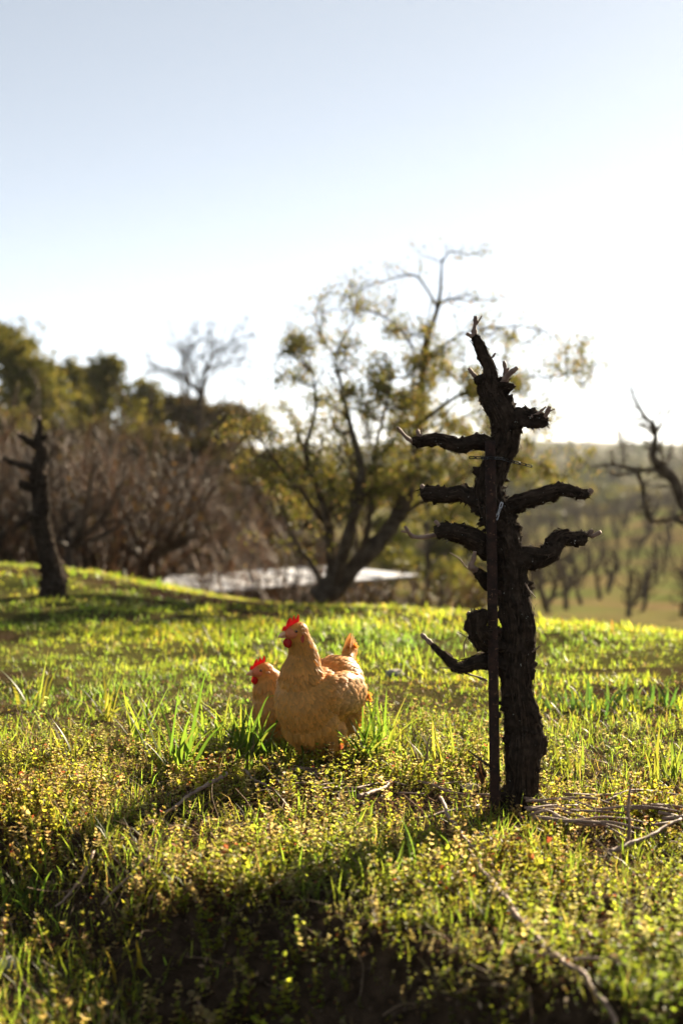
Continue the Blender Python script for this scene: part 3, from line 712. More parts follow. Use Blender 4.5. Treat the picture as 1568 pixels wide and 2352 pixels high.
    v = np.array([list(q_.co) for q_ in b2.verts]); t = np.array([[q_.index for q_ in f_.verts] for f_ in b2.faces]); be = [(e_.verts[0].index, e_.verts[1].index) for e_ in b2.edges if e_.is_boundary]; b2.free()
    th = np.array([.0012 if i in bnd else .0026 for i in range(len(v))]) * (1 + 1.0 * np.clip((.03 - v[:, 2]) / .012, 0, 1))
    wob = .0025 * np.sin(v[:, 0] * 130) * np.clip((v[:, 2] - .01) / .03, 0, 1)
    l_ = v.copy(); l_[:, 1] = th + wob; r_ = v.copy(); r_[:, 1] = -th + wob
    vv = np.concatenate([l_, r_]); vv = np.array([HP(*x_) for x_ in vv]); nV = len(v)
    mb = MB(); mb.add(vv, np.concatenate([t, t[:, ::-1] + nV]), [(a_, b_, b_ + nV, a_ + nV) for a_, b_ in be], np.array([.52, .020, .016]) * (1 + .12 * fbm(vv * 200, 2, 5)[:, None])); mb.build('comb', M['comb'], root)
    mb = MB(); bp = [HP(*x_) for x_ in ((.026, 0, -.003), (.040, 0, -.0045), (.050, 0, -.0075), (.058, 0, -.0125), (.0605, 0, -.0165))]
    tube(mb, catmull(bp, 14), np.interp(np.linspace(0, 1, 14), [0, .35, .7, 1], [.0095, .0078, .0045, .0009]), 12); mb.build('upper_beak', M['horn'], root)
    mb = MB(); bp = [HP(*x_) for x_ in ((.024, 0, -.012), (.040, 0, -.0135), (.052, 0, -.0155))]
    tube(mb, catmull(bp, 9), np.linspace(.0068, .0014, 9), 10); mb.build('lower_beak', M['horn'], root)
    for s in (-1, 1):
        mb = MB(); kx = -.022 + .02 * s; ft = (kx + .008, s * .043, .007)
        tube(mb, catmull([(kx - .01, s * .046, .080), (kx - .012, s * .044, .055), (kx, s * .043, .022), ft], 12), np.interp(np.linspace(0, 1, 12), [0, .3, 1], [.013, .0085, .0075]), 9)
        for a_, l2 in ((0, .058), (.5, .048), (-.5, .048), (math.pi, .022)):
            e_ = (ft[0] + l2 * math.cos(a_), ft[1] + l2 * math.sin(a_), .004)
            tube(mb, catmull([ft, ((ft[0] + e_[0]) / 2, (ft[1] + e_[1]) / 2, .010), e_], 9), np.linspace(.0062, .0025, 9), 7)
        mb.build('leg', M['shank'], root)
    return root

hx, hy = P(729, 1770, 4.32)[:2]
build_hen((hx, hy, h1(hx, hy) - 0.002), R(180 + 57), 'large buff orange hen standing upright in front of the other hen', 1.0, R(-32), 0.0, 0.0, 41)
hx2, hy2 = P(676, 1700, 4.66)[:2]
build_hen((hx2, hy2, h1(hx2, hy2) - 0.075), R(180 + 30), 'smaller buff hen half hidden behind the large upright hen', 0.93, R(-14), 0.085, 0.015, 77, 0.55, 7000)

# ------------------------------------------------------------------ trees, brush and what lies behind the crest
def rnd_perp(d, rg):
    a = rg.normal(0, 1, 3); a -= d * a.dot(d); return a / (np.linalg.norm(a) + 1e-9)

def branch_path(p0, d, L, rg, n=6, wig=0.18, up=0.0, droop=0.0):
    pts = [np.array(p0, float)]; d = np.array(d, float) / np.linalg.norm(d)
    for k in range(n):
        d = d + rg.normal(0, wig, 3) + np.array([0, 0, up - droop * k / n]); d /= np.linalg.norm(d)
        pts.append(pts[-1] + d * L / n)
    return np.array(pts)

def ramify(path, r0, r1, rg, out, tips, level, spec, maxr=.012, minr=.0012):
    """adds the limb and its side branches to out; collects twig points where leaves sit"""
    n = len(path); out.append((path, np.linspace(r0, r1, n), level))
    if level >= len(spec):
        tips.append(path); return
    cnt, len_f, ang, up, f0 = spec[level]
    L = np.linalg.norm(np.diff(path, axis=0), axis=1).sum()
    for k in range(cnt):
        f = f0 + (1 - f0) * (k + rg.random()) / cnt; i = min(n - 2, int(f * (n - 1))); ff = f * (n - 1) - i
        b = path[i] * (1 - ff) + path[i + 1] * ff; d = path[i + 1] - path[i]; d /= np.linalg.norm(d) + 1e-9
        a = rg.normal(ang, 0.2); nd = d * math.cos(a) + rnd_perp(d, rg) * math.sin(a) + np.array([0, 0, up])
        l2 = L * len_f * rg.uniform(0.6, 1.25) * (1.15 - 0.5 * f); rr = min((r0 * (1 - f) + r1 * f) * 0.5, maxr / (level + 1))
        ramify(branch_path(b, nd, l2, rg, 5, 0.2, up * 0.3), rr, max(rr * 0.35, minr), rg, out, tips, level + 1, spec, maxr, minr)

def leaf_cards(mb, pts, size, rg, cols, spread, aspect=0.55, flat=0.0):
    n = len(pts); c = pts + rg.normal(0, spread, (n, 3))
    a = rg.normal(0, 1, (n, 3)); a[:, 2] -= flat; a /= np.linalg.norm(a, axis=1)[:, None]
    b = rg.normal(0, 1, (n, 3)); b -= a * (a * b).sum(1)[:, None]; b /= np.linalg.norm(b, axis=1)[:, None]; w = np.cross(a, b)
    s = size * rg.uniform(0.6, 1.35, (n, 1))
    v = np.stack([c - a * s * .5, c + b * s * aspect * .5 + w * s * .08, c + a * s * .5, c - b * s * aspect * .5 + w * s * .08], 1).reshape(-1, 3)
    q = np.arange(n * 4).reshape(-1, 4)
    cc = cols[rg.integers(0, len(cols), n)] * (1 + rg.normal(0, .15, (n, 1)))
    mb.add(v, None, q, np.repeat(np.clip(cc, .004, 1), 4, 0))

def wood_mesh(mb, out, sides=(8, 6, 5, 4, 3), c=None, rg=None):
    for path, rad, lv in out:
        k = catmull(path, max(4, len(path) * 2)) if lv < 2 else path
        r = np.interp(np.linspace(0, 1, len(k)), np.linspace(0, 1, len(rad)), rad)
        if lv < 2: r = r * (1 + .22 * fbm(k * 9 / max(.02, rad[0] * 10), 2, 6))
        cc = None if c is None else np.array(c) * (1 + (rg.normal(0, .18) if rg is not None else 0))
        tube(mb, k, r, sides[min(lv, len(sides) - 1)] if rad[0] > .01 or lv else 4, cc, cap=lv < 1)

def r5(x, y): return 502 + x * 0.4, 533 + y * 0.4

def apple_tree():
    rg = np.random.default_rng(8); Y = 11.6
    bx, by = P(735, 1372, Y)[:2]; o = np.array([bx, by, h1(bx, by)])
    root = thing('apple_tree', o, 'spreading fruit tree with leaning trunk and sparse small backlit leaves on the crest', 'tree')
    W = lambda x, y, d=0: P(*r5(x, y), Y + d) - o
    limbs = [
        ([W(560, 2110), W(650, 2040), W(760, 1940), W(900, 1800), W(1010, 1660, .2), W(1100, 1450, .3), W(1140, 1200, .3), W(1150, 1050, .3), W(1165, 880, .3), W(1200, 620, .2), W(1265, 400, .2), W(1280, 150, .1)], .10, .010),
        ([W(600, 2080), W(650, 1960), W(640, 1800, -.1), W(625, 1650, -.2), W(560, 1450, -.3), W(500, 1250, -.4), W(560, 1000, -.4), W(520, 720, -.4)], .055, .008),
        ([W(640, 2060), W(700, 1900, -.2), W(760, 1680, -.4), W(820, 1480, -.5), W(800, 1280, -.5), W(740, 1050, -.5), W(690, 820, -.4), W(660, 700, -.4)], .055, .008),
        ([W(620, 2080), W(560, 1950, .2), W(430, 1750, .4), W(330, 1500, .5), W(200, 1250, .5), W(120, 1060, .5)], .04, .007),
        ([W(800, 1900), W(860, 1700, -.1), W(870, 1500, -.2), W(900, 1250, -.3), W(960, 1000, -.3), W(1000, 800, -.3)], .04, .007),
        ([W(1010, 1660, .2), W(1150, 1560, 0), W(1320, 1460, -.2), W(1500, 1350, -.3), W(1700, 1300, -.3), W(1840, 1330, -.3)], .03, .006),
        ([W(1150, 1110, .3), W(1280, 1000, .1), W(1450, 900, 0), W(1650, 840, 0), W(1900, 830, 0), W(2150, 800, 0)], .026, .005),
        ([W(1170, 830, .3), W(1100, 640, .3), W(990, 520, .3), W(860, 450, .3), W(660, 450, .3), W(520, 470, .3)], .018, .004),
        ([W(1250, 420, .2), W(1130, 250, .2), W(1000, 270, .2), W(850, 310, .2), W(710, 400, .2)], .014, .004),
        ([W(1280, 180, .1), W(1330, 110, .1), W(1430, 130, 0), W(1540, 110, 0)], .010, .003),
        ([W(1240, 430, .2), W(1330, 390, .1), W(1480, 395, .1), W(1640, 380, .1)], .010, .003),
        ([W(1180, 780, .2), W(1330, 620, .1), W(1500, 560, 0), W(1750, 540, 0), W(1900, 580, 0)], .016, .004),
        ([W(630, 1700, -.2), W(480, 1500, -.6), W(350, 1350, -.7), W(200, 1150, -.8), W(60, 1100, -.8)], .03, .006),
        ([W(1130, 1250, .3), W(1250, 1150, .5), W(1400, 1060, .6), W(1560, 1010, .6), W(1700, 1050, .6)], .022, .005),
    ]
    for (xa, ya, xb, yb, dd) in [(640, 1750, 330, 1420, .5), (700, 1700, 620, 1250, .6), (780, 1500, 960, 1230, -.6), (640, 1600, 720, 1150, .3), (850, 1650, 1050, 1350, .5), (560, 1450, 300, 1150, 0), (900, 1500, 1250, 1280, -.7),
                               (760, 1650, 560, 1330, -.8), (950, 1700, 1300, 1500, .6), (800, 1450, 700, 1000, .5), (880, 1400, 1080, 1050, .6), (560, 1300, 380, 1000, .3), (500, 1500, 150, 1350, -.3), (1000, 1500, 1200, 1150, .9)]:
        limbs.append(([W(xa, ya, dd * .3), W((xa * 2 + xb) / 3 + rg.normal(0, 20), (ya * 2 + yb) / 3, dd * .6), W((xa + xb * 2) / 3 + rg.normal(0, 30), (ya + yb * 2) / 3, dd * .8), W(xb, yb, dd)], .02, .005))
    limbs = [(p_, r0 if r0 > .05 else r0 * .7, r1 * .7) for p_, r0, r1 in limbs]
    base_pts = np.concatenate([catmull(p_, 24)[8:] for p_, r0, r1 in limbs[:14]])
    for k in range(118):
        a_ = rg.uniform(0, 6.28); q_ = rg.random() ** .6
        tx, ty = (820 + 640 * q_ * math.cos(a_), 900 + 620 * q_ * math.sin(a_)) if k < 70 else (rg.uniform(1150, 2150), rg.uniform(450, 1450))
        e = W(tx, ty, rg.uniform(-.9, .9)); dd = np.linalg.norm((base_pts - e) * np.array([1, .6, 1]), axis=1) + .8 * np.clip(base_pts[:, 2] - e[2] + .1, 0, 9)
        b_ = base_pts[np.argmin(np.where(dd < .25, 9, dd))]
        mid = (b_ + e) * .5 + rg.normal(0, .05, 3) - np.array([0, 0, .04]); limbs.append(([b_, mid, e], .0075, .002))
    out = []; tips = []
    for pts, r0, r1 in limbs:
        path = catmull(pts, max(7, len(pts) * 2))
        ramify(path, r0, r1, rg, out, tips, 0, [(12, .22, .9, .10, .2), (5, .45, .8, .05, .15)] if r0 > .008 else [(9, .30, .8, .08, .2), (3, .5, .8, .0, .2)])
    mb = MB(); wood_mesh(mb, out, (10, 4, 3)); mb.build('trunk', M['bark'], root)
    pts = []
    for path, rad, lv in out:
        if lv == 0: continue
        m_ = 8 if lv == 1 else 8; k = rg.random(m_) * (len(path) - 1.001); i = k.astype(int); pts.append(path[i] + (path[i + 1] - path[i]) * (k - i)[:, None])
    pts = np.concatenate(pts)
    hz = pts[:, 2] + o[2]
    keep = rg.random(len(pts)) < np.clip(1.15 - (hz - .7) * 0.50, .28, 1.0)
    pts = pts[keep]
    cols = np.array([[.14, .155, .035], [.17, .17, .04], [.11, .13, .032], [.16, .14, .05], [.28, .20, .11], [.10, .12, .03], [.22, .21, .06]])
    mb = MB(); leaf_cards(mb, pts, .027, rg, cols, .034, .6)
    mb.build('crown', M['leaf'], root)
apple_tree()

BRUSH_COL = np.array([[.75, .55, .42], [1.1, .82, .58], [.45, .36, .30], [2.4, 1.75, 1.15]])
def brush(px, base_y, depth, height, width, nst, seed, label, lean=0.0, leaves=None, col=1.0):
    rg = np.random.default_rng(seed)
    x = (px - 784) / FPX * depth; o = np.array([x, depth, h1(x, depth) - .05])
    root = thing('brush_shrub', o, label, 'shrub', 'bare brown brush behind the crest')
    mb = MB(); mt = MB(); tipsA = []
    for k in range(nst):
        a = rg.uniform(0, 2 * np.pi); rr = rg.random() ** .6 * width * .35
        b = np.array([rr * math.cos(a), rr * math.sin(a) * .8, 0]); d = np.array([math.cos(a) * .85 * rr / (width * .35 + 1e-6) + lean + rg.normal(0, .2), math.sin(a) * .6 + rg.normal(0, .15), 1.0])
        L = height * rg.uniform(.55, 1.1)
        pth = branch_path(b, d, L, rg, 9, .15, .035); c = BRUSH_COL[rg.integers(0, 4)] * col * rg.uniform(.8, 1.2)
        tube(mb, pth, np.linspace(.016 * rg.uniform(.6, 1.4), .003, 10), 4, c, cap=False)
        for j in range(9):
            i = rg.integers(2, 9); d2 = pth[i] - pth[i - 1]; d2 /= np.linalg.norm(d2)
            p2 = branch_path(pth[i], d2 * .8 + rnd_perp(d2, rg) * .6 + np.array([0, 0, .25]), L * rg.uniform(.12, .38), rg, 4, .16, .03)
            tube(mt, p2, np.linspace(.0055, .002, 5), 3, c * rg.uniform(.85, 1.3), cap=False); tipsA.append(p2)
            for m_ in range(2):
                i2 = rg.integers(1, 4); d3 = p2[i2 + 1] - p2[i2]; d3 /= np.linalg.norm(d3) + 1e-9
                p3 = branch_path(p2[i2], d3 + rnd_perp(d3, rg) * .7, L * rg.uniform(.06, .14), rg, 2, .2)
                tube(mt, p3, np.array([.003, .0025, .0018]), 3, c * rg.uniform(.9, 1.4), cap=False)
    mb.build('stems', M['twig'], root); mt.build('twigs', M['twig'], root)
    if leaves:
        pts = np.concatenate(tipsA); pts = pts[rg.random(len(pts)) < leaves[1]]
        ml = MB(); leaf_cards(ml, pts, leaves[0], rg, np.array(leaves[2]), .06, .7); ml.build('leaves', M['leaf'], root)
    return root
DRY = [[.07, .045, .025], [.10, .065, .035], [.05, .035, .02], [.065, .06, .024]]
brush(-60, 1300, 15.5, 1.75, 2.2, 60, 1, 'bare reddish brown shrub at the picture edge behind the dark vine', leaves=(.05, .22, DRY))
brush(90, 1300, 17.0, 2.05, 2.2, 70, 2, 'bare brown shrub directly behind the dark blurred vine', leaves=(.05, .2, DRY))
brush(235, 1300, 15.5, 1.7, 2.0, 70, 3, 'twiggy brown shrub just past the dark blurred vine', leaves=(.05, .22, DRY))
brush(330, 1300, 19.0, 2.2, 2.4, 70, 4, 'tall upright brown shrub midway between dark vine and fruit tree', leaves=(.05, .2, DRY))
brush(440, 1300, 22.5, 2.1, 2.2, 60, 5, 'darker brown shrub standing over the white roof\'s far end', leaves=(.05, .2, DRY), col=.8)
brush(560, 1330, 22.0, 2.3, 2.0, 56, 6, 'slanting bare shrub behind the roof, leaning away from the fruit tree', lean=-.45, col=1.25, leaves=(.04, .12, DRY))
brush(640, 1330, 17.2, 1.7, 1.8, 50, 7, 'bare shrub in front of the white roof, behind the fruit tree', lean=-.25, col=1.1, leaves=(.04, .15, DRY))
brush(840, 1370, 15.5, .42, .8, 40, 15, 'low bare bush before the white roof, right of the trunk', leaves=(.03, .5, DRY))
brush(930, 1370, 16.5, .45, .9, 40, 16, 'low bare bush before the corner of the white roof', leaves=(.03, .5, DRY))
brush(1020, 1380, 15.5, .6, .9, 40, 17, 'low bush on the crest between the roof and the vine', leaves=(.03, .6, [[.10, .10, .03], [.12, .09, .04]]))
brush(150, 1300, 22.5, 2.9, 2.6, 60, 9, 'tallest bare brush rising towards the green crowns', leaves=(.06, .25, DRY))

def crown_tree(name, px, top_y, depth, w, rg, cols, size, n, label, group, mat='needle', lobes=9, trunk_h=.35, card=.55, hmul=1.0, cat='tree', zb=None):
    x = (px - 784) / FPX * depth; zb = h1(x, depth) if zb is None else zb; o = np.array([x, depth, zb])
    top = P(px, top_y, depth)[2] - zb; hgt = top
    root = thing(name, o, label, cat, group)
    c = []; out = []
    for k in range(lobes):
        f = (k + .5) / lobes; z = hgt * (trunk_h + (1 - trunk_h) * f * .93)
        wr = w * .5 * (1 - .75 * abs(f - .35) ** 1.3) * rg.uniform(.35, 1.0); a = rg.uniform(0, 2 * np.pi)
        c.append((np.array([wr * math.cos(a), wr * math.sin(a), z]), w * rg.uniform(.16, .30), hgt * rg.uniform(.07, .13) * hmul))
    c.append((np.array([0, 0, hgt * .93]), w * .15, hgt * .08))
    trunk = branch_path((0, 0, -.1), (rg.normal(0, .05), rg.normal(0, .05), 1), hgt * .9, rg, 8, .05)
    out.append((trunk, np.linspace(hgt * .03, hgt * .006, 9), 0))
    mb = MB()
    for ctr, rw, rh in c:
        i = min(7, max(1, int(ctr[2] / (hgt * .9) * 7))); d = ctr - trunk[i - 1]
        out.append((branch_path(trunk[i - 1], d, np.linalg.norm(d), rg, 4, .08), np.linspace(hgt * .012, hgt * .003, 5), 1))
        m_ = int(n / len(c)); u = rg.normal(0, 1, (m_, 3)); u /= np.linalg.norm(u, axis=1)[:, None]
        rad = rg.random((m_, 1)) ** .45
        p = ctr + u * rad * np.array([rw, rw, rh]) * (1 + .35 * noise3(u * 2.3 + ctr, 5)[:, None])
        p = p[fbm((p + o) * (1.6 / size * .16), 2, 3) > -.35]
        leaf_cards(mb, p, size, rg, cols * rg.uniform(.8, 1.2), size * .3, card)
    mb.build('crown', M[mat], root)
    mt = MB(); wood_mesh(mt, out, (7, 5)); mt.build('trunk', M['bark'], root)
    return root
OLIVE = np.array([[.075, .08, .025], [.10, .10, .032], [.055, .062, .022], [.13, .12, .045]])
GREEN = np.array([[.085, .11, .03], [.12, .14, .04], [.06, .085, .025], [.16, .16, .05]])
BROWNG = np.array([[.09, .065, .035], [.075, .06, .03], [.11, .085, .045], [.06, .055, .028]])
rgT = np.random.default_rng(77)
EG = 'evergreens behind the brown brush'; OLIVE_D = OLIVE; OLIVE = OLIVE * np.array([1.45, 1.35, 1.2])
crown_tree('evergreen_tree', -25, 735, 36, 3.4, rgT, OLIVE, .18, 7500, 'tallest olive green tree, cut off by the picture edge', EG)
crown_tree('evergreen_tree', 45, 775, 33, 3.2, rgT, OLIVE, .17, 8000, 'pointed olive green tree above the dark blurred vine', EG)
crown_tree('evergreen_tree', 165, 825, 38, 2.8, rgT, OLIVE, .17, 6500, 'small olive tree crown between the two taller green crowns', EG)
crown_tree('evergreen_tree', 260, 815, 36, 2.4, rgT, OLIVE, .16, 5000, 'olive green tree with gaps of sky, next to the bare tree', EG)
crown_tree('evergreen_tree', 330, 870, 37, 1.5, rgT, OLIVE, .14, 2600, 'low olive tree crown just beside the distant bare tree', EG)
crown_tree('evergreen_tree', 110, 835, 40, 3.0, rgT, OLIVE, .17, 6500, 'olive tree farther back between the pointed and the small crown', EG, trunk_h=.1)
crown_tree('evergreen_tree', 215, 850, 40, 3.0, rgT, OLIVE, .17, 6500, 'farther olive tree closing the skyline gap before the bare tree', EG, trunk_h=.1)
crown_tree('evergreen_tree', 310, 905, 40, 3.0, rgT, OLIVE, .17, 6500, 'low far olive tree at the foot of the bare tree', EG, trunk_h=.1)
crown_tree('broad_tree', 385, 905, 38, 3.2, rgT, BROWNG * 1.2, .16, 7000, 'brownish crown right below the bare tree\'s fork', EG, trunk_h=.08)
crown_tree('broad_tree', 515, 930, 38, 3.2, rgT, BROWNG * 1.2, .16, 7000, 'brownish crown between the bare tree and the fruit tree', EG, trunk_h=.08)
crown_tree('broad_tree', 60, 940, 30, 3.2, rgT, OLIVE, .15, 6000, 'broad dull green tree filling the gap behind the brush', EG, trunk_h=.1)
crown_tree('broad_tree', 440, 915, 34, 3.4, rgT, BROWNG, .16, 9000, 'rounded brownish tree standing below the distant bare branches', EG, trunk_h=.12)
crown_tree('broad_tree', 250, 960, 31, 2.8, rgT, BROWNG, .14, 5500, 'brownish green tree mass behind the middle of the brush', EG, trunk_h=.1)
crown_tree('broad_tree', 570, 940, 36, 2.4, rgT, BROWNG, .14, 4500, 'dull brown tree seen through the fruit tree\'s thin side', EG, trunk_h=.1)
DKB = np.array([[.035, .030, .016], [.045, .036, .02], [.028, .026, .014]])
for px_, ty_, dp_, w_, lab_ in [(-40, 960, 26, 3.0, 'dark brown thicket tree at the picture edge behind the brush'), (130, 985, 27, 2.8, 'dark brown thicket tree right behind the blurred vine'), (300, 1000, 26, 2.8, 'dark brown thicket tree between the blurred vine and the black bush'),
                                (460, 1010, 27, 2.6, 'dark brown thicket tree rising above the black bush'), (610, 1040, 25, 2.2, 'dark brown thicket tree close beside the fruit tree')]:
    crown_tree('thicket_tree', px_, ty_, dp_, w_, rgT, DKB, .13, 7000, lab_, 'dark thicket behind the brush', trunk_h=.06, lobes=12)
crown_tree('shade_bush', 455, 1190, 20.5, 1.15, rgT, np.array([[.018, .022, .010], [.026, .028, .012]]), .08, 5500, 'dense bush, near black from painted base shade, behind the far end of the white roof', None, trunk_h=.08, cat='bush')  # near-black leaf colour carries the deep shade at the brush foot
crown_tree('shade_bush', 395, 1225, 21.5, .9, rgT, np.array([[.020, .022, .010], [.03, .03, .014]]), .08, 3000, 'lower bush, black from painted base shade, before the brown shrubs', None, trunk_h=.08, cat='bush')
YG = np.array([[.13, .14, .035], [.17, .165, .045], [.09, .105, .03]])
crown_tree('broad_tree', 980, 1065, 27, 2.2, rgT, YG, .11, 6500, 'yellow green tree behind the fruit tree, right of its trunk', None, 'leaf', trunk_h=.1)
crown_tree('broad_tree', 1075, 1120, 31, 1.7, rgT, YG, .11, 4200, 'yellow green tree seen between the vine\'s left arms', None, 'leaf', trunk_h=.1)
crown_tree('broad_tree', 850, 1090, 28, 2.2, rgT, np.array([[.06, .07, .022], [.085, .09, .03]]), .11, 5000, 'dark green tree straight behind the fruit tree', None, trunk_h=.1)
crown_tree('broad_tree', 720, 1060, 30, 2.4, rgT, BROWNG, .12, 5000, 'brown green tree behind the fruit tree\'s upright stems', None, trunk_h=.1)

def bare_tree(label, o, limbs, seed, spec, sides=(8, 5, 4, 3), leaves=None, mat='bark'):
    rg = np.random.default_rng(seed); root = thing('bare_tree', o, label, 'tree'); out = []; tips = []
    for pts, r0, r1 in limbs:
        ramify(catmull(np.array(pts) - np.array(o), len(pts) * 2), r0, r1, rg, out, tips, 0, spec, .03 if o[1] > 20 else .012, .007 if o[1] > 20 else .002)
    mt = MB(); mw = MB()
    wood_mesh(mt, [x for x in out if x[2] == 0], sides); wood_mesh(mw, [x for x in out if x[2] > 0], sides)
    mt.build('trunk', M[mat], root); mw.build('crown', M[mat], root)
    return root
D = 31; b = P(455, 1150, D)
bare_tree('distant bare tree with dark forked limbs spreading against the sky', (b[0], D, h1(b[0], D)), [
    ([(b[0], D, h1(b[0], D) - .1), P(458, 1050, D), P(460, 950, D), P(462, 905, D)], .10, .06),
    ([P(462, 905, D), P(435, 880, D), P(405, 855, D), P(365, 850, D), P(340, 830, D)], .05, .012),
    ([P(462, 905, D), P(475, 850, D), P(490, 815, D), P(520, 795, D), P(560, 770, D)], .05, .012),
    ([P(440, 885, D), P(425, 840, D), P(440, 800, D), P(470, 770, D)], .03, .008),
    ([P(480, 850, D), P(505, 835, D), P(540, 840, D), P(600, 850, D)], .03, .008)], 4,
    [(9, .45, .8, .18, .2), (6, .45, .7, .08, .15), (4, .5, .6, .0, .2)], (7, 4, 3, 3))
def spreading_shrub_tree(px, depth, top_y, spread, seed, label):
    rg = np.random.default_rng(seed); x = (px - 784) / FPX * depth; z0 = h1(x, depth); h = P(px, top_y, depth)[2] - z0
    limbs = []; base = np.array([x, depth, z0 - .05]); fork = base + np.array([rg.normal(0, .05), 0, h * .22])
    limbs.append(([base, (base + fork) / 2 + rg.normal(0, .02, 3), fork], .05, .04))
    for k in range(9):
        a = k / 9 * 6.28 + rg.normal(0, .25); r_ = spread * rg.uniform(.55, 1.0); e = base + np.array([r_ * math.cos(a), r_ * .7 * math.sin(a), h * rg.uniform(.6, 1.0)])
        m1 = fork + (e - fork) * .4 + np.array([r_ * .18 * math.cos(a), 0, -.06 * h]); limbs.append(([fork, m1, fork + (e - fork) * .75 + rg.normal(0, .05, 3), e], .026, .006))
    bare_tree(label, tuple(base), limbs, seed, [(13, .34, .75, .16, .15), (7, .42, .65, .10, .15)], (8, 4, 3), mat='twig')
spreading_shrub_tree(165, 14.6, 985, .95, 51, 'rounded warm brown bare tree in front of the brush, past the blurred vine')
spreading_shrub_tree(345, 15.4, 1000, .85, 52, 'rounded bare tree in front of the brush, nearer the roof')
spreading_shrub_tree(-10, 15.0, 960, .9, 53, 'rounded bare tree cut by the picture edge behind the blurred vine')

def old_tree():
    D = 13.5
    b = P(1640, 1330, D); o = (b[0], D, h1(b[0], D))
    Q = lambda x, y, d=0: P(1700 * .627 + x * .32, 1300 * .627 + y * .32, D + d)
    bare_tree('old bare fruit tree with knobbly twisted limbs at the picture edge', o, [(p_, a_ * .8, b_ * .8) for p_, a_, b_ in [
        ([(o[0], D, o[2] - .1), (o[0] - .02, D, o[2] + .35), Q(1640, 1250), Q(1560, 1060), Q(1500, 900), Q(1440, 830), Q(1350, 740), Q(1360, 640), Q(1370, 580), Q(1350, 500), Q(1290, 440), Q(1225, 320), Q(1190, 220), Q(1150, 175)], .085, .006),
        ([Q(1500, 920), Q(1420, 860), Q(1340, 820), Q(1240, 840), Q(1120, 860), Q(1040, 840)], .035, .012),
        ([Q(1240, 840), Q(1280, 960), Q(1290, 1060), Q(1320, 1170), Q(1345, 1195), Q(1440, 1190), Q(1560, 1150)], .026, .018),
        ([Q(1640, 1250), Q(1560, 1200), Q(1510, 1180)], .04, .03),
        ([Q(1240, 830), Q(1130, 800), Q(1030, 790), Q(900, 800), Q(820, 740)], .022, .005),
        ([Q(1365, 570), Q(1400, 520), Q(1450, 440), Q(1490, 370), Q(1480, 320)], .016, .004),
        ([Q(1360, 660), Q(1320, 670), Q(1290, 660)], .022, .012),
        ([Q(1150, 800), Q(1140, 680), Q(1110, 580), Q(1095, 540)], .010, .003),
        ([Q(1060, 790), Q(1060, 720), Q(1050, 680)], .010, .004)]], 9,
        [(22, .13, 1.1, .15, .05), (6, .45, .8, .12, .15)], (10, 5, 4))
old_tree()

# low chicken shed behind the crest
def shed():
    zr = -0.72; sh_ = np.array([.42, 0])
    Rc, Fc, Lc = np.array([.98, 19.4]) - sh_, np.array([.34, 20.9]) - sh_, np.array([-2.95, 18.08]) - sh_
    ux = (Lc - Fc); wx = np.linalg.norm(ux); ux /= wx; uy = np.array([ux[1], -ux[0]])
    if uy.dot(Rc - Fc) < 0: uy = -uy
    dy = 1.75; ang = math.atan2(ux[1], ux[0])
    gz = min(h1(*Fc), h1(*Rc), h1(*Lc)) - .05
    root = thing('shed', (Fc[0], Fc[1], gz), 'low shed with bright white metal roof half hidden behind the crest', 'shed')
    def W(a, b_, z): p = Fc + ux * a + uy * b_; return np.array([p[0] - Fc[0], p[1] - Fc[1], z - gz])
    def slab(name, a0, a1, b0, b1, z0, z1, mat, par, tilt=0.0):
        mb = MB(); v = [W(a, b_, z + tilt * b_) for z in (z0, z1) for (a, b_) in ((a0, b0), (a1, b0), (a1, b1), (a0, b1))]
        mb.add(v, None, [(0, 3, 2, 1), (4, 5, 6, 7), (0, 1, 5, 4), (1, 2, 6, 5), (2, 3, 7, 6), (3, 0, 4, 7)]); return mb.build(name, M[mat], par, smooth=False)
    tilt = -.012
    rf = slab('roof', -.01, wx + .01, -.01, dy + .01, zr - .05, zr - .006, 'wood', root, tilt)
    n = 6; pw = wx / n
    for k in range(n):
        slab('roof_panel', k * pw + .004, (k + 1) * pw - .004, -.03, dy + .04, zr - .004, zr + .010, 'metal_roof', rf, tilt)
        slab('seam', (k + 1) * pw - .012, (k + 1) * pw + .012, -.03, dy + .04, zr + .011, zr + .032, 'metal_roof', rf, tilt)
    for nm, a in (('wall', (.30, .34, .08, dy - .28)), ('wall', (wx - .12, wx - .08, .08, dy - .28)), ('wall', (.34, wx - .12, .08, .12)), ('wall', (.34, wx - .12, dy - .34, dy - .30))):
        slab(nm, *a, gz - .1, zr - .052 - .03, 'wood', root)
shed()

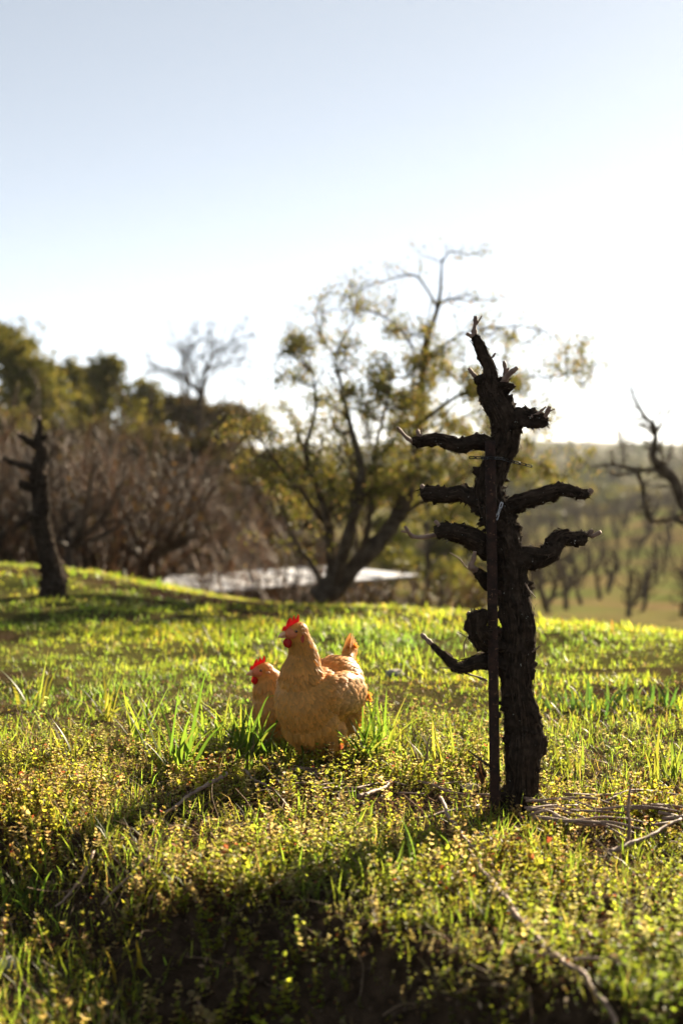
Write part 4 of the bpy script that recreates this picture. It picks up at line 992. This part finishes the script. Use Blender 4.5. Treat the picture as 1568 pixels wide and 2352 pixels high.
# the vineyard below, far woods
def vineyard():
    rg = np.random.default_rng(3); meshes = []
    for k in range(5):
        out = []; tips = []
        tr = branch_path((0, 0, -.05), (rg.normal(0, .12), rg.normal(0, .1), 1), 0.95, rg, 7, .12)
        out.append((tr, np.linspace(.062, .036, 8), 0))
        for j in range(7):
            i = rg.integers(2, 8); a = rg.uniform(0, 6.28)
            out.append((branch_path(tr[i], (math.cos(a), math.sin(a), .35), rg.uniform(.2, .45), rg, 4, .2, .08), np.linspace(.024, .012, 5), 1))
            e = out[-1][0][-1]
            for m_ in range(2):
                out.append((branch_path(e, (rg.normal(0, .4), rg.normal(0, .4), 1), rg.uniform(.15, .5), rg, 3, .12), np.linspace(.010, .005, 4), 2))
        mb = MB(); wood_mesh(mb, out, (6, 5, 3)); me = mb.mesh('vineyard_vine'); me.materials.append(M['bark']); meshes.append(me)
    cand = []; row = 0; yy = 30.5
    while yy < 108:
        row += 1; xx = yy * .03 + (row % 2) * .7
        while xx < yy * .31:
            y = yy + (xx - yy * .15) * .35 + rg.normal(0, .12); x = xx + rg.normal(0, .15)
            if 0.69 * (x + 1) + 0.72 * (y - 9.5) > 9.5: cand.append((y, x))
            xx += 1.5
        yy += 3.1
    cand.sort(); far = MB()
    arrs = [(np.array([v.co[:] for v in m_.vertices]), [tuple(p.vertices) for p in m_.polygons if len(p.vertices) == 4][::4]) for m_ in meshes[:2]]
    shown = [c for c in cand if c[1] / c[0] < .265]
    first = set(shown[:290])
    for c_ in cand:
        y, x = c_; sc = rg.uniform(.95, 1.25)
        if c_ in first:
            o = link('vineyard_vine', meshes[rg.integers(0, 5)], None, (x, y, h1(x, y)))
            o.rotation_euler = (0, 0, rg.uniform(0, 6.28)); o.scale = (sc, sc, sc * rg.uniform(.9, 1.15))
            tag(o, 'small dark pruned vine in the rows on the far vineyard slope', 'grapevine', 'vines in the far vineyard rows')
        else:
            v, q = arrs[rg.integers(0, 2)]; a = rg.uniform(0, 6.28); M3 = rotz(np.array(a))
            far.add(v @ M3.T * sc + np.array([x, y, h1(x, y)]), None, q)
    p_ = P(1252, 1424, 36.5)
    o = link('vineyard_vine', meshes[0], None, (p_[0], 36.5, h1(p_[0], 36.5))); o.scale = (1.4, 1.4, 1.3); o.rotation_euler = (0, 0, 1.2)
    tag(o, 'dark forked vine foremost in the far vineyard, just past the gnarled trunk', 'grapevine', 'vines in the far vineyard rows')
    tag(far.build('far_vine_rows', M['bark']), 'dense rows of small dark vines higher up the far slope', 'vine rows', kind='stuff')
vineyard()

def far_woods():
    rg = np.random.default_rng(12); mb = MB(); mt = MB()
    for k in range(420):
        d = rg.uniform(150, 520); a = rg.uniform(-.38, .55); x, y = d * math.sin(a), d * math.cos(a)
        if a > .17 and d < 185: continue
        h = rg.uniform(3.6, 6.6) * (1 + .15 * (d > 300)); w = h * rg.uniform(.5, .9); z0 = h1(x, y)
        m_ = 170; u = rg.normal(0, 1, (m_, 3)); u /= np.linalg.norm(u, axis=1)[:, None]
        p = np.array([x, y, z0 + h * .56]) + u * (rg.random((m_, 1)) ** .4) * np.array([w * .5, w * .5, h * .44]) * (1 + .3 * noise3(u * 2 + k, 3)[:, None])
        base = (OLIVE_D if rg.random() < .7 else GREEN) * rg.uniform(.3, .65)
        leaf_cards(mb, p, .75, rg, base, .2, .7)
    tag(mb.build('far_woods', M['needle']), 'hazy green woods covering the hillside beyond the vineyard', 'woods', kind='stuff')
far_woods()
# a few nearer trees one can tell apart beyond the vineyard
FW = 'trees along the far edge of the vineyard'
for k, (px, ty, dp, w, cols, lab) in enumerate([
    (1215, 1085, 128, 9, GREEN, 'pale green tree beyond the vineyard, just past the vine trunk'), (1290, 1105, 135, 8, OLIVE, 'olive tree above the upper right vine arm'),
    (1365, 1110, 150, 9, GREEN, 'round green tree past the tip of the upper right vine arm'), (1440, 1120, 158, 9, OLIVE, 'dark green tree under the old bare tree limbs'),
    (1150, 1060, 118, 8, YG, 'yellowish tree half covered by the vine trunk')]):
    crown_tree('far_tree', px, ty, dp, w, rgT, cols * .6, .5, 2200, lab, FW, 'leaf', trunk_h=.12)

# ------------------------------------------------------------------ ground cover
def leaf_shape(rg, L, W, base, d, n, fold=.2):
    d = d / np.linalg.norm(d); s = np.cross(d, n); s /= np.linalg.norm(s) + 1e-9; n = np.cross(s, d)
    v = [base, base + d * L * .35 - s * W * .5 + n * fold * W, base + d * L * .78 - s * W * .38 + n * fold * W * .8 - n * L * .05, base + d * L - n * L * .12,
         base + d * L * .78 + s * W * .38 + n * fold * W * .8 - n * L * .05, base + d * L * .35 + s * W * .5 + n * fold * W]
    return v, [(0, 3, 2, 1), (0, 5, 4, 3)]

def diamond(mb, L, W, base, d, c, fold=.25):
    d = d / np.linalg.norm(d); s_ = np.cross(d, [0, 0, 1.0]); s_ /= np.linalg.norm(s_) + 1e-9; n = np.cross(s_, d)
    mb.add([base, base + d * L * .5 - s_ * W * .5 + n * fold * W, base + d * L - n * L * .15, base + d * L * .5 + s_ * W * .5 + n * fold * W], None, [(0, 3, 2, 1)], c)

def weed_template(rg, kind):
    mb = MB()
    h = rg.uniform(.022, .066); npair = rg.integers(4, 7)
    top = np.array([rg.normal(0, .014), rg.normal(0, .014), h])
    g = np.array([.22, .26, .036]) * rg.uniform(.7, 1.3)
    if kind == 1: g = np.array([.42, .35, .17]) * rg.uniform(.8, 1.2)
    if kind == 2: g = np.array([.33, .34, .042]) * rg.uniform(.8, 1.2)
    stem = catmull([np.zeros(3), top * .5 + rg.normal(0, .004, 3), top], 3)
    tube(mb, stem, np.linspace(.0010, .0006, 3), 3, np.array([.17, .08, .05]), cap=False)
    for k in range(npair):
        f = .2 + .8 * k / max(1, npair - 1); b = top * f; a0 = k * 1.57 + rg.normal(0, .3)
        for s in (0, np.pi):
            a = a0 + s + rg.normal(0, .25); el = rg.uniform(-.2, .7) + .35 * f
            d = np.array([math.cos(a) * math.cos(el), math.sin(a) * math.cos(el), math.sin(el)])
            L = rg.uniform(.0055, .0115) * (1.2 - .4 * f); c = g * rg.uniform(.75, 1.25)
            if rg.random() < .025: c = np.array([.30, .08, .045])
            if L > .0085:
                v, q = leaf_shape(rg, L, L * rg.uniform(.75, 1.0), b, d, np.array([0, 0, 1.0])); mb.add(v, None, q, c)
            else: diamond(mb, L, L * rg.uniform(.7, .95), b, d, c)
    for k in range(6):   # crowded, paler or purplish top leaves
        a = rg.uniform(0, 6.28); el = rg.uniform(.1, 1.2); d = np.array([math.cos(a) * math.cos(el), math.sin(a) * math.cos(el), math.sin(el)])
        L = rg.uniform(.004, .0075); diamond(mb, L, L * .85, top, d, (g * .8 + np.array([.09, .055, .045])) * rg.uniform(.8, 1.3))
    return mb.arrays()

def blade(mb, b, a, L, W, lean, bend, c, rg, seg=4, tipc=None):
    d0 = np.array([math.cos(a), math.sin(a), 0]); s = np.array([-math.sin(a), math.cos(a), 0])
    tw = rg.normal(0, .5); v = []; p = np.array(b, float); el = math.pi / 2 - lean; cs = []
    for k in range(seg + 1):
        f = k / seg; w = W * .5 * min(1, .55 + 1.6 * f) * (1 - f ** 2.2)
        ss = s * math.cos(tw * f) + np.array([0, 0, 1]) * math.sin(tw * f) * .6
        v += [p - ss * w, p + ss * w]
        cc = np.asarray(c) if tipc is None else np.asarray(c) * (1 - f ** 3) + np.asarray(tipc) * f ** 3
        cs += [cc, cc]
        p = p + (d0 * math.cos(el) + np.array([0, 0, 1]) * math.sin(el)) * L / seg; el -= bend / seg
    q = [(2 * k, 2 * k + 1, 2 * k + 3, 2 * k + 2) for k in range(seg)]
    mb.add(v, None, q, np.array(cs))

def tuft_template(rg, n, L, W, spread, seg=3, dry=.12):
    mb = MB(); g = np.array([.22, .29, .042])
    for k in range(n):
        c = g * rg.uniform(.65, 1.35) * np.array([rg.uniform(.85, 1.25), 1, 1])
        if rg.random() < dry: c = np.array([.30, .23, .10]) * rg.uniform(.7, 1.2)
        blade(mb, (rg.normal(0, spread), rg.normal(0, spread), 0), rg.uniform(0, 6.28), L * rg.uniform(.4, 1.25), W * rg.uniform(.6, 1.3), abs(rg.normal(.5, .35)), rg.uniform(.1, 1.3), c, rg, seg)
    return mb.arrays()

def field_points(rg, y0, y1, dens, margin=1.28, extra=.25):
    n = int(dens * (y1 - y0) * (y0 + y1) * .24 * margin) ; u = rg.random(n)
    y = np.sqrt(y0 * y0 + u * (y1 * y1 - y0 * y0)); x = rg.uniform(-1, 1, n) * (y * .24 * margin + extra)
    return x, y

rgG = np.random.default_rng(21)
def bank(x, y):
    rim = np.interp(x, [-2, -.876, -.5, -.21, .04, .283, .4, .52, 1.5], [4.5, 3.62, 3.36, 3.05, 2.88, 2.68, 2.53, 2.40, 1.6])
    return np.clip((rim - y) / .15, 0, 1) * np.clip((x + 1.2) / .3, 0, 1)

def ground_cover():
    # low leafy weeds on the near bank
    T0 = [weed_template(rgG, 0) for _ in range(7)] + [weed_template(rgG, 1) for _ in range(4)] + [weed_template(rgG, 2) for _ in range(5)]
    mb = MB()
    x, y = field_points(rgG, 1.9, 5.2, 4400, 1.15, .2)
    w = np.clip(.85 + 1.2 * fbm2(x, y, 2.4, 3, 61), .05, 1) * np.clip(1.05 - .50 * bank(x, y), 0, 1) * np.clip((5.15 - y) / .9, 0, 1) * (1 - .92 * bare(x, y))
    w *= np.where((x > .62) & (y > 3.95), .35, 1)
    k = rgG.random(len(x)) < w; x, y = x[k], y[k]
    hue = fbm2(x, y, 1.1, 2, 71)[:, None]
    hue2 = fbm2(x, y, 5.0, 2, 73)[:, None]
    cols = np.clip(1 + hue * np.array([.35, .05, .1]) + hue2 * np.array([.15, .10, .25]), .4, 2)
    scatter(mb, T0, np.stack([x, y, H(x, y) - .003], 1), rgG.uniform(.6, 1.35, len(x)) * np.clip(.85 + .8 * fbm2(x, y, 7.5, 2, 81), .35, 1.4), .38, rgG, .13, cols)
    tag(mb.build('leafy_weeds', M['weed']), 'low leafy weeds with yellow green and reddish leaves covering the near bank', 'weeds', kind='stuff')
    # fine grass between them, then the meadow
    T1 = [tuft_template(rgG, 6, .055, .0030, .014, 2) for _ in range(8)]
    T2 = [tuft_template(rgG, 8, .038, .005, .02, 2) for _ in range(8)]
    T3 = [tuft_template(rgG, 8, .042, .008, .03, 2) for _ in range(6)]
    mb = MB()
    x, y = field_points(rgG, 1.9, 5.0, 1050, 1.15, .2); k = rgG.random(len(x)) < np.clip(.5 + .9 * fbm2(x, y, 1.5, 2, 91), .05, 1) * (1 - .9 * bare(x, y)); x, y = x[k], y[k]
    scatter(mb, T1, np.stack([x, y, H(x, y) - .004], 1), rgG.uniform(.6, 1.5, len(x)), .2, rgG, .18)
    x, y = field_points(rgG, 4.3, 8.0, 700, 1.2); k = rgG.random(len(x)) < np.clip(.72 + .7 * fbm2(x, y, 1.3, 3, 93), .06, 1) * (1 - .97 * bare(x, y)); x, y = x[k], y[k]
    c2 = 1 + np.clip(1.6 * fbm2(x, y, 1.1, 2, 97), -1, 1)[:, None] * np.array([.38, .20, -.1])
    scatter(mb, T2, np.stack([x, y, H(x, y) - .004], 1), rgG.uniform(.45, 1.15, len(x)) * (1 + .6 * np.clip(fbm2(x, y, .9, 2, 98), -.6, 1)), .2, rgG, .18, c2)
    x, y = field_points(rgG, 7.6, 13.5, 270, 1.3, .5); k = rgG.random(len(x)) < np.clip(.8 + .6 * fbm2(x, y, .9, 3, 94), .1, 1) * (1 - .8 * bare(x, y)); x, y = x[k], y[k]
    c3 = 1 + np.clip(1.6 * fbm2(x, y, .8, 2, 99), -1, 1)[:, None] * np.array([.36, .20, -.1])
    scatter(mb, T3, np.stack([x, y, H(x, y) - .004], 1), rgG.uniform(.45, 1.15, len(x)) * (1 + .6 * np.clip(fbm2(x, y, .7, 2, 92), -.6, 1)), .2, rgG, .18, c3)
    tag(mb.build('meadow_grass', M['grass']), 'short yellow green backlit grass growing over the hilltop', 'grass', kind='stuff')
    # dry litter
    mb = MB(); x, y = field_points(rgG, 2.0, 6.0, 900); n = len(x)
    leaf_cards(mb, np.stack([x, y, H(x, y) + .004], 1), .014, rgG, np.array([[.28, .19, .11], [.18, .11, .06], [.36, .27, .17], [.12, .075, .045]]), .003, .5, 0)
    tag(mb.build('leaf_litter', M['litter']), 'scattered dry leaf bits and straw on the soil', 'litter', kind='stuff')
    mb = MB()
    x, y = field_points(rgG, 2.0, 5.5, 130)
    for xi, yi in zip(x, y):
        L = rgG.uniform(.04, .13); a = rgG.uniform(0, 6.28); e_ = rgG.uniform(0, .9); d = np.array([math.cos(a) * math.cos(e_), math.sin(a) * math.cos(e_), math.sin(e_)])
        b0 = np.array([xi, yi, h1(xi, yi) + .012]); tube(mb, catmull([b0, b0 + d * L * .5 + rgG.normal(0, .006, 3), b0 + d * L + rgG.normal(0, .01, 3)], 5), np.linspace(.0014, .0007, 5), 4, np.array([.30, .21, .13]) * rgG.uniform(.5, 1.3), cap=False)
    tag(mb.build('dry_stems', M['litter']), 'thin dry stems and straw caught among the weeds', 'dry stems', kind='stuff')
    mb = MB(); n = 5200
    x = np.concatenate([rgG.normal(.25, .5, n // 2), rgG.uniform(-1, .8, n - n // 2)]); y = np.concatenate([rgG.normal(3.85, .22, n // 2), 2.95 - .75 * x[n // 2:] + rgG.uniform(-.75, .05, n - n // 2)]); s = rgG.uniform(.002, .009, n) * rgG.random(n) ** .5
    oc = np.array([(1, 0, 0), (-1, 0, 0), (0, 1, 0), (0, -1, 0), (0, 0, 1), (0, 0, -1)], float)
    tf = np.array([(0, 2, 4), (2, 1, 4), (1, 3, 4), (3, 0, 4), (2, 0, 5), (1, 2, 5), (3, 1, 5), (0, 3, 5)])
    v = oc[None] * s[:, None, None] * rgG.uniform(.6, 1.3, (n, 6, 1)); v = np.einsum('nij,nkj->nki', rotz(rgG.uniform(0, 6, n)) @ rotx(rgG.uniform(0, 6, n)), v) + np.stack([x, y, H(x, y) + s * .3], 1)[:, None]
    mb.add(v.reshape(-1, 3), (tf[None] + (np.arange(n) * 6)[:, None, None]).reshape(-1, 3))
    tag(mb.build('soil_crumbs', M['clod'], smooth=False), 'loose dark soil crumbs by the gnarled vine foot and on the shaded bank', 'soil', kind='stuff')
ground_cover()

def grass_clump(px, py, n, L, W, label, seed, tips=None, g=(.085, .15, .022), spread=.03):
    """a tuft of broad blades; tips: blades with a given end point (picture x, y, distance offset)"""
    rg = np.random.default_rng(seed); x, y = G(px, py); o = np.array([x, y, h1(x, y) - .01])
    root = thing('grass_clump', o, label, 'grass clump', 'tufts of broad bladed grass')
    def mk(f):
        mb = MB(); f(mb); mb.build('blade', M['grass'], root)
    for k in range(int(n * 1.35)):
        c = 1.45 * np.array(g) * rg.uniform(.7, 1.35) * np.array([rg.uniform(.9, 1.4), 1, 1]); tc = np.array([.28, .22, .08]) if rg.random() < .25 else None
        bpos = (rg.normal(0, spread), rg.normal(0, spread * .7), 0)
        mk(lambda mb: blade(mb, bpos, rg.uniform(0, 6.28), 1.65 * L * rg.uniform(.45, 1.15), 1.25 * W * rg.uniform(.6, 1.25), abs(rg.normal(.28, .22)), rg.uniform(.1, 1.1), c, rg, 7, tc))
    for t in (tips or []):
        e = P(t[0], t[1], y + t[2]) - o; b = np.array([rg.normal(0, spread), rg.normal(0, spread * .5), 0]); w = t[3] if len(t) > 3 else W
        mid = (b + e) * .5 + np.array([0, 0, np.linalg.norm(e) * (t[4] if len(t) > 4 else .12)])
        pth = catmull([b, mid, e], 12); tg, u, w2 = frames(pth); s = np.cross(tg, [0, 0, 1.0]); s /= np.linalg.norm(s, axis=1)[:, None] + 1e-9
        s = s * .75 + np.array([.66, 0, 0]) * np.sign(s[:, :1] + 1e-6) * .6
        f = np.linspace(0, 1, 12); ww = w * .5 * np.minimum(1, .5 + 1.5 * f) * (1 - f ** 2.5)
        v = np.stack([pth - s * ww[:, None], pth + np.array([0, 0, -.0012]), pth + s * ww[:, None]], 1).reshape(-1, 3)
        q = []
        for k in range(11): a = k * 3; q += [(a, a + 3, a + 4, a + 1), (a + 1, a + 4, a + 5, a + 2)]
        c = np.array(g) * rg.uniform(.8, 1.3)
        mk(lambda mb: mb.add(v, None, q, c))
grass_clump(412, 1785, 16, .17, .010, 'tall grass tuft standing apart in the weeds left of the hens', 1, [(412, 1575, .0, .014, .02), (478, 1520, .1, .011, .05), (300, 1640, .0, .012, .25), (520, 1655, -.1, .014, .1), (360, 1600, .1, .009, .1)])
grass_clump(250, 1655, 14, .13, .010, 'bright grass tuft farther back toward the picture edge', 2, [(160, 1560, 0, .010, .1), (215, 1590, 0, .010, .1), (250, 1575, 0, .009, .1)], (.12, .15, .025))
grass_clump(585, 1745, 20, .13, .010, 'dense grass tuft at the smaller hen\'s breast', 3, [(618, 1592, -.1, .012, .03), (660, 1640, -.12, .012, .08), (540, 1610, 0, .009, .2), (640, 1595, .05, .008, .35)])
grass_clump(330, 1712, 16, .13, .010, 'leafy tuft between the tall tuft and the bright one', 31, None, (.11, .16, .025))
grass_clump(490, 1722, 16, .13, .011, 'tuft between the tall tuft and the one at the hen\'s breast', 32, None, (.11, .17, .025))
grass_clump(530, 1690, 12, .11, .010, 'tuft behind, seen between two nearer tufts left of the hens', 33, None, (.12, .17, .025))
grass_clump(880, 1735, 14, .12, .010, 'tuft just behind the upright one at the large hen\'s tail', 34, None, (.11, .16, .025))
grass_clump(1105, 1775, 9, .10, .007, 'thin tuft right against the stake', 35, None, (.14, .17, .03))
grass_clump(1290, 1780, 12, .09, .007, 'bright tuft just past the vine trunk', 36, None, (.14, .17, .03))
grass_clump(150, 1760, 12, .10, .009, 'low tuft in the weeds near the picture edge', 37, None, (.12, .15, .025))
grass_clump(690, 1775, 8, .09, .008, 'low grass tuft before the large hen\'s belly', 4, [(668, 1640, -.05, .007, .1)])
grass_clump(838, 1762, 20, .15, .011, 'upright grass tuft behind the large hen\'s feet', 5, [(905, 1635, 0, .014, .05), (870, 1590, .05, .010, .02), (815, 1650, -.05, .012, .04), (700, 1640, -.12, .013, .1), (880, 1650, .0, .010, .02), (775, 1690, -.1, .011, .2)])
grass_clump(1030, 1775, 14, .12, .007, 'thin bright grass tuft between the hens and the stake', 6, [(1095, 1660, .05, .012, .05), (975, 1680, 0, .008, .05)], (.14, .17, .03))
grass_clump(940, 1745, 10, .09, .007, 'small grass tuft halfway from large hen to stake', 7, None, (.11, .15, .025))
grass_clump(1300, 1632, 34, .075, .010, 'dark green leafy tuft in the meadow behind the vine trunk', 8, None, (.035, .075, .02), .10)
grass_clump(1480, 1622, 40, .085, .011, 'spreading dark green tuft in the meadow near the picture edge', 9, None, (.04, .085, .02), .12)
grass_clump(1540, 1790, 12, .12, .008, 'bright grass tuft at the picture edge above the stick pile', 10, None, (.12, .16, .03))
grass_clump(80, 1630, 10, .14, .010, 'sparse long grass tuft at the picture edge by the meadow', 12, None, (.12, .15, .025))
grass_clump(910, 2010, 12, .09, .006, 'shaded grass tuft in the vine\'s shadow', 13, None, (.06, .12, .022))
grass_clump(520, 1500, 10, .12, .010, 'meadow tuft just behind the smaller hen\'s comb', 14, None, (.08, .14, .022), .05)
grass_clump(950, 1550, 10, .10, .010, 'meadow tuft behind the large hen\'s tail', 15, None, (.08, .14, .022), .05)
grass_clump(60, 1990, 9, .10, .010, 'grass tuft in the foreground shade at the picture edge', 16, None, (.10, .15, .022))
grass_clump(700, 2330, 9, .10, .010, 'blurred grass tuft at the bottom of the picture', 17, None, (.13, .16, .022))
grass_clump(290, 2250, 9, .08, .010, 'blurred yellow green tuft in the lower corner', 18, None, (.15, .15, .022))
grass_clump(190, 1325, 18, .06, .012, 'bright green leafy clump on the crest beside the dark vine', 19, None, (.09, .17, .02), .16)
grass_clump(340, 1345, 16, .05, .012, 'bright green leafy clump on the crest midway to the roof', 20, None, (.09, .17, .02), .12)
grass_clump(90, 1350, 18, .10, .010, 'dark weeds crowding the foot of the blurred vine', 22, None, (.05, .09, .02), .08)

# pruned canes
def cane(pts, r, label, seed, group='pruned canes on the ground', name='pruned_cane', lift=.024):
    rg = np.random.default_rng(seed); w = []
    for p in pts:
        x, y = G(p[0], p[1]); w.append((x, y, h1(x, y) + lift + (p[2] if len(p) > 2 else 0)))
    w = np.array(w); L = np.linalg.norm(np.diff(w, axis=0), axis=1).sum(); n = max(10, int(L / .012))
    p = catmull(w, n); p[:, 2] += .004 * noise3(p * 15, seed)
    f = np.linspace(0, 1, n); rr = 1.15 * r * (1 - .45 * f); rr = rr * (1 + .35 * (np.abs(np.sin(f * np.pi * max(2, L / .07))) ** 20)); p[:, 0] += .0025 * np.sign(np.sin(f * np.pi * max(2, L / .07))) 
    o = p[0].copy(); mb = MB(); tube(mb, p - o, rr, 8)
    ob = mb.build(name, M['cane'], None, origin=None); ob.location = o
    return tag(ob, label, 'cane', group)
C = [
    ([(1082, 1990), (1130, 2060, .01), (1180, 2130, .01), (1260, 2210), (1340, 2275), (1420, 2340)], .0055, 'longest cane, running from mid foreground down to the bottom corner'),
    ([(1010, 1880, .03), (1040, 1930, .02), (1085, 1965), (1135, 1968)], .0042, 'curved pale cane arching out below the vine foot'),
    ([(1110, 1995), (1160, 2040)], .0035, 'short cane beside the top of the longest cane'),
    ([(930, 1945), (975, 1985), (1015, 2005)], .0035, 'cane slanting through the shaded grass tuft'),
    ([(1395, 1982), (1480, 1960, .015), (1560, 1930, .03)], .0055, 'thick cane slanting up at the picture edge below the stick pile'),
    ([(1440, 1965), (1442, 1965, .07), (1447, 1965, .15)], .004, 'short cane standing upright out of the stick pile'),
    ([(520, 1815, .02), (450, 1855, .02), (380, 1888)], .0055, 'grey cane slanting down left of the bare soil'),
    ([(350, 1905), (310, 1925)], .0045, 'lower end stub near the slanting grey cane'),
    ([(215, 1975), (170, 2015), (125, 2060)], .0035, 'thin pale cane lying in the foreground shade'),
    ([(345, 1990), (290, 2030), (230, 2055)], .0035, 'thin cane at the edge of the dark shade'),
    ([(540, 2235, .03), (500, 2290), (455, 2330)], .0045, 'blurred cane stub with a bright tip at the bottom'),
    ([(1310, 2150), (1370, 2185), (1440, 2215)], .004, 'pale cane lying across the lit weeds in the lower right'),
    ([(1190, 2215), (1260, 2225), (1330, 2235)], .0035, 'flat pale cane crossing the longest cane'),
    ([(1310, 2232), (1390, 2235), (1470, 2245)], .003, 'thin straw cane beyond the longest cane'),
    ([(660, 1790), (760, 1785, .01), (850, 1775, .015)], .0045, 'brown cane lying just in front of the large hen\'s feet'),
    ([(560, 1765), (660, 1775), (760, 1782)], .003, 'thin cane threading the weeds under the hens'),
    ([(700, 1800), (800, 1795), (930, 1805)], .004, 'cane lying on the bare soil nearest the hens'),
    ([(560, 1790), (600, 1820), (660, 1845)], .004, 'cane poking from the weeds below the smaller hen'),
    ([(820, 1850), (860, 1838), (900, 1815)], .006, 'thick pale stub on the bare soil'),
    ([(960, 1815), (1040, 1838), (1125, 1842)], .0035, 'cane running along the soil to the stake foot'),
    ([(1100, 1870), (1010, 1890), (960, 1900)], .0035, 'cane lying in front of the stake foot'),
    ([(975, 1770, .0), (980, 1770, .04), (988, 1770, .085)], .0035, 'short cane standing upright between hen and stake'),
]
for k, (pts, r, lab) in enumerate(C): cane(pts, r, lab, 500 + k)
rgC = np.random.default_rng(6)
for k in range(26):
    x0 = rgC.uniform(1180, 1560); y0 = rgC.uniform(1850, 1935); a = rgC.normal(.12, .22); L = rgC.uniform(60, 210)
    cane([(x0, y0, .02), (x0 + L * .5, y0 + L * .5 * a * .6, .03 * rgC.random()), (x0 + L, y0 + L * a * .6 + rgC.normal(0, 6), .02 * rgC.random())], rgC.uniform(.0025, .005), 'brown cane in the heaped prunings behind the vine foot', 600 + k, 'heap of prunings')
for k in range(16):
    x0 = rgC.uniform(600, 1060); y0 = rgC.uniform(1775, 1850); a = rgC.normal(0, .3); L = rgC.uniform(50, 130)
    cane([(x0, y0), (x0 + L * .5, y0 + L * .3 * a), (x0 + L, y0 + L * .6 * a)], rgC.uniform(.002, .004), 'thin cane scattered over the bare soil between hens and stake', 700 + k, 'canes strewn on the bare soil')

def rock(px, py, r, label, seed, mat='stone', cat='stone', name='stone', flat=.6):
    b2 = bmesh.new(); bmesh.ops.create_icosphere(b2, subdivisions=3, radius=1)
    v = np.array([list(q.co) for q in b2.verts]); t = np.array([[q.index for q in f.verts] for f in b2.faces]); b2.free()
    v = v * (1 + .28 * fbm(v * 1.6, 3, seed)[:, None]) * np.array([1.2, 1, flat]) * r
    x, y = G(px, py); mb = MB(); mb.add(v, t); o = mb.build(name, M[mat]); o.location = (x, y, h1(x, y) + r * .25); tag(o, label, cat)
rock(905, 1552, .035, 'flat grey stone lying in the meadow behind the large hen', 1)
rock(1080, 1815, .022, 'pinkish clod on the soil just beside the stake foot', 2)
rock(1000, 1812, .016, 'small pale stone on the bare soil', 3)
rock(1365, 2080, .030, 'dark soil clod among the lit weeds in the lower right', 4, 'clod', 'clod', 'soil_clod')
rock(10, 2225, .03, 'grey stone blurred at the lower picture edge', 5)

# ------------------------------------------------------------------ haze
def haze():
    mb = MB(); box(mb, (-2900, -2900, -14), (2900, 3100, 40))
    m = bpy.data.materials.new('thin_haze'); m.use_nodes = True; n = m.node_tree.nodes; n.remove(n['Principled BSDF'])
    v = n.new('ShaderNodeVolumePrincipled'); v.inputs['Density'].default_value = 0.00020; v.inputs['Color'].default_value = (.86, .90, .95, 1); v.inputs['Anisotropy'].default_value = 0.35
    m.node_tree.links.new(v.outputs[0], n['Material Output'].inputs['Volume'])
    tag(mb.build('haze', m, smooth=False), 'thin pale haze lying over the valley', 'haze', kind='stuff')
haze()
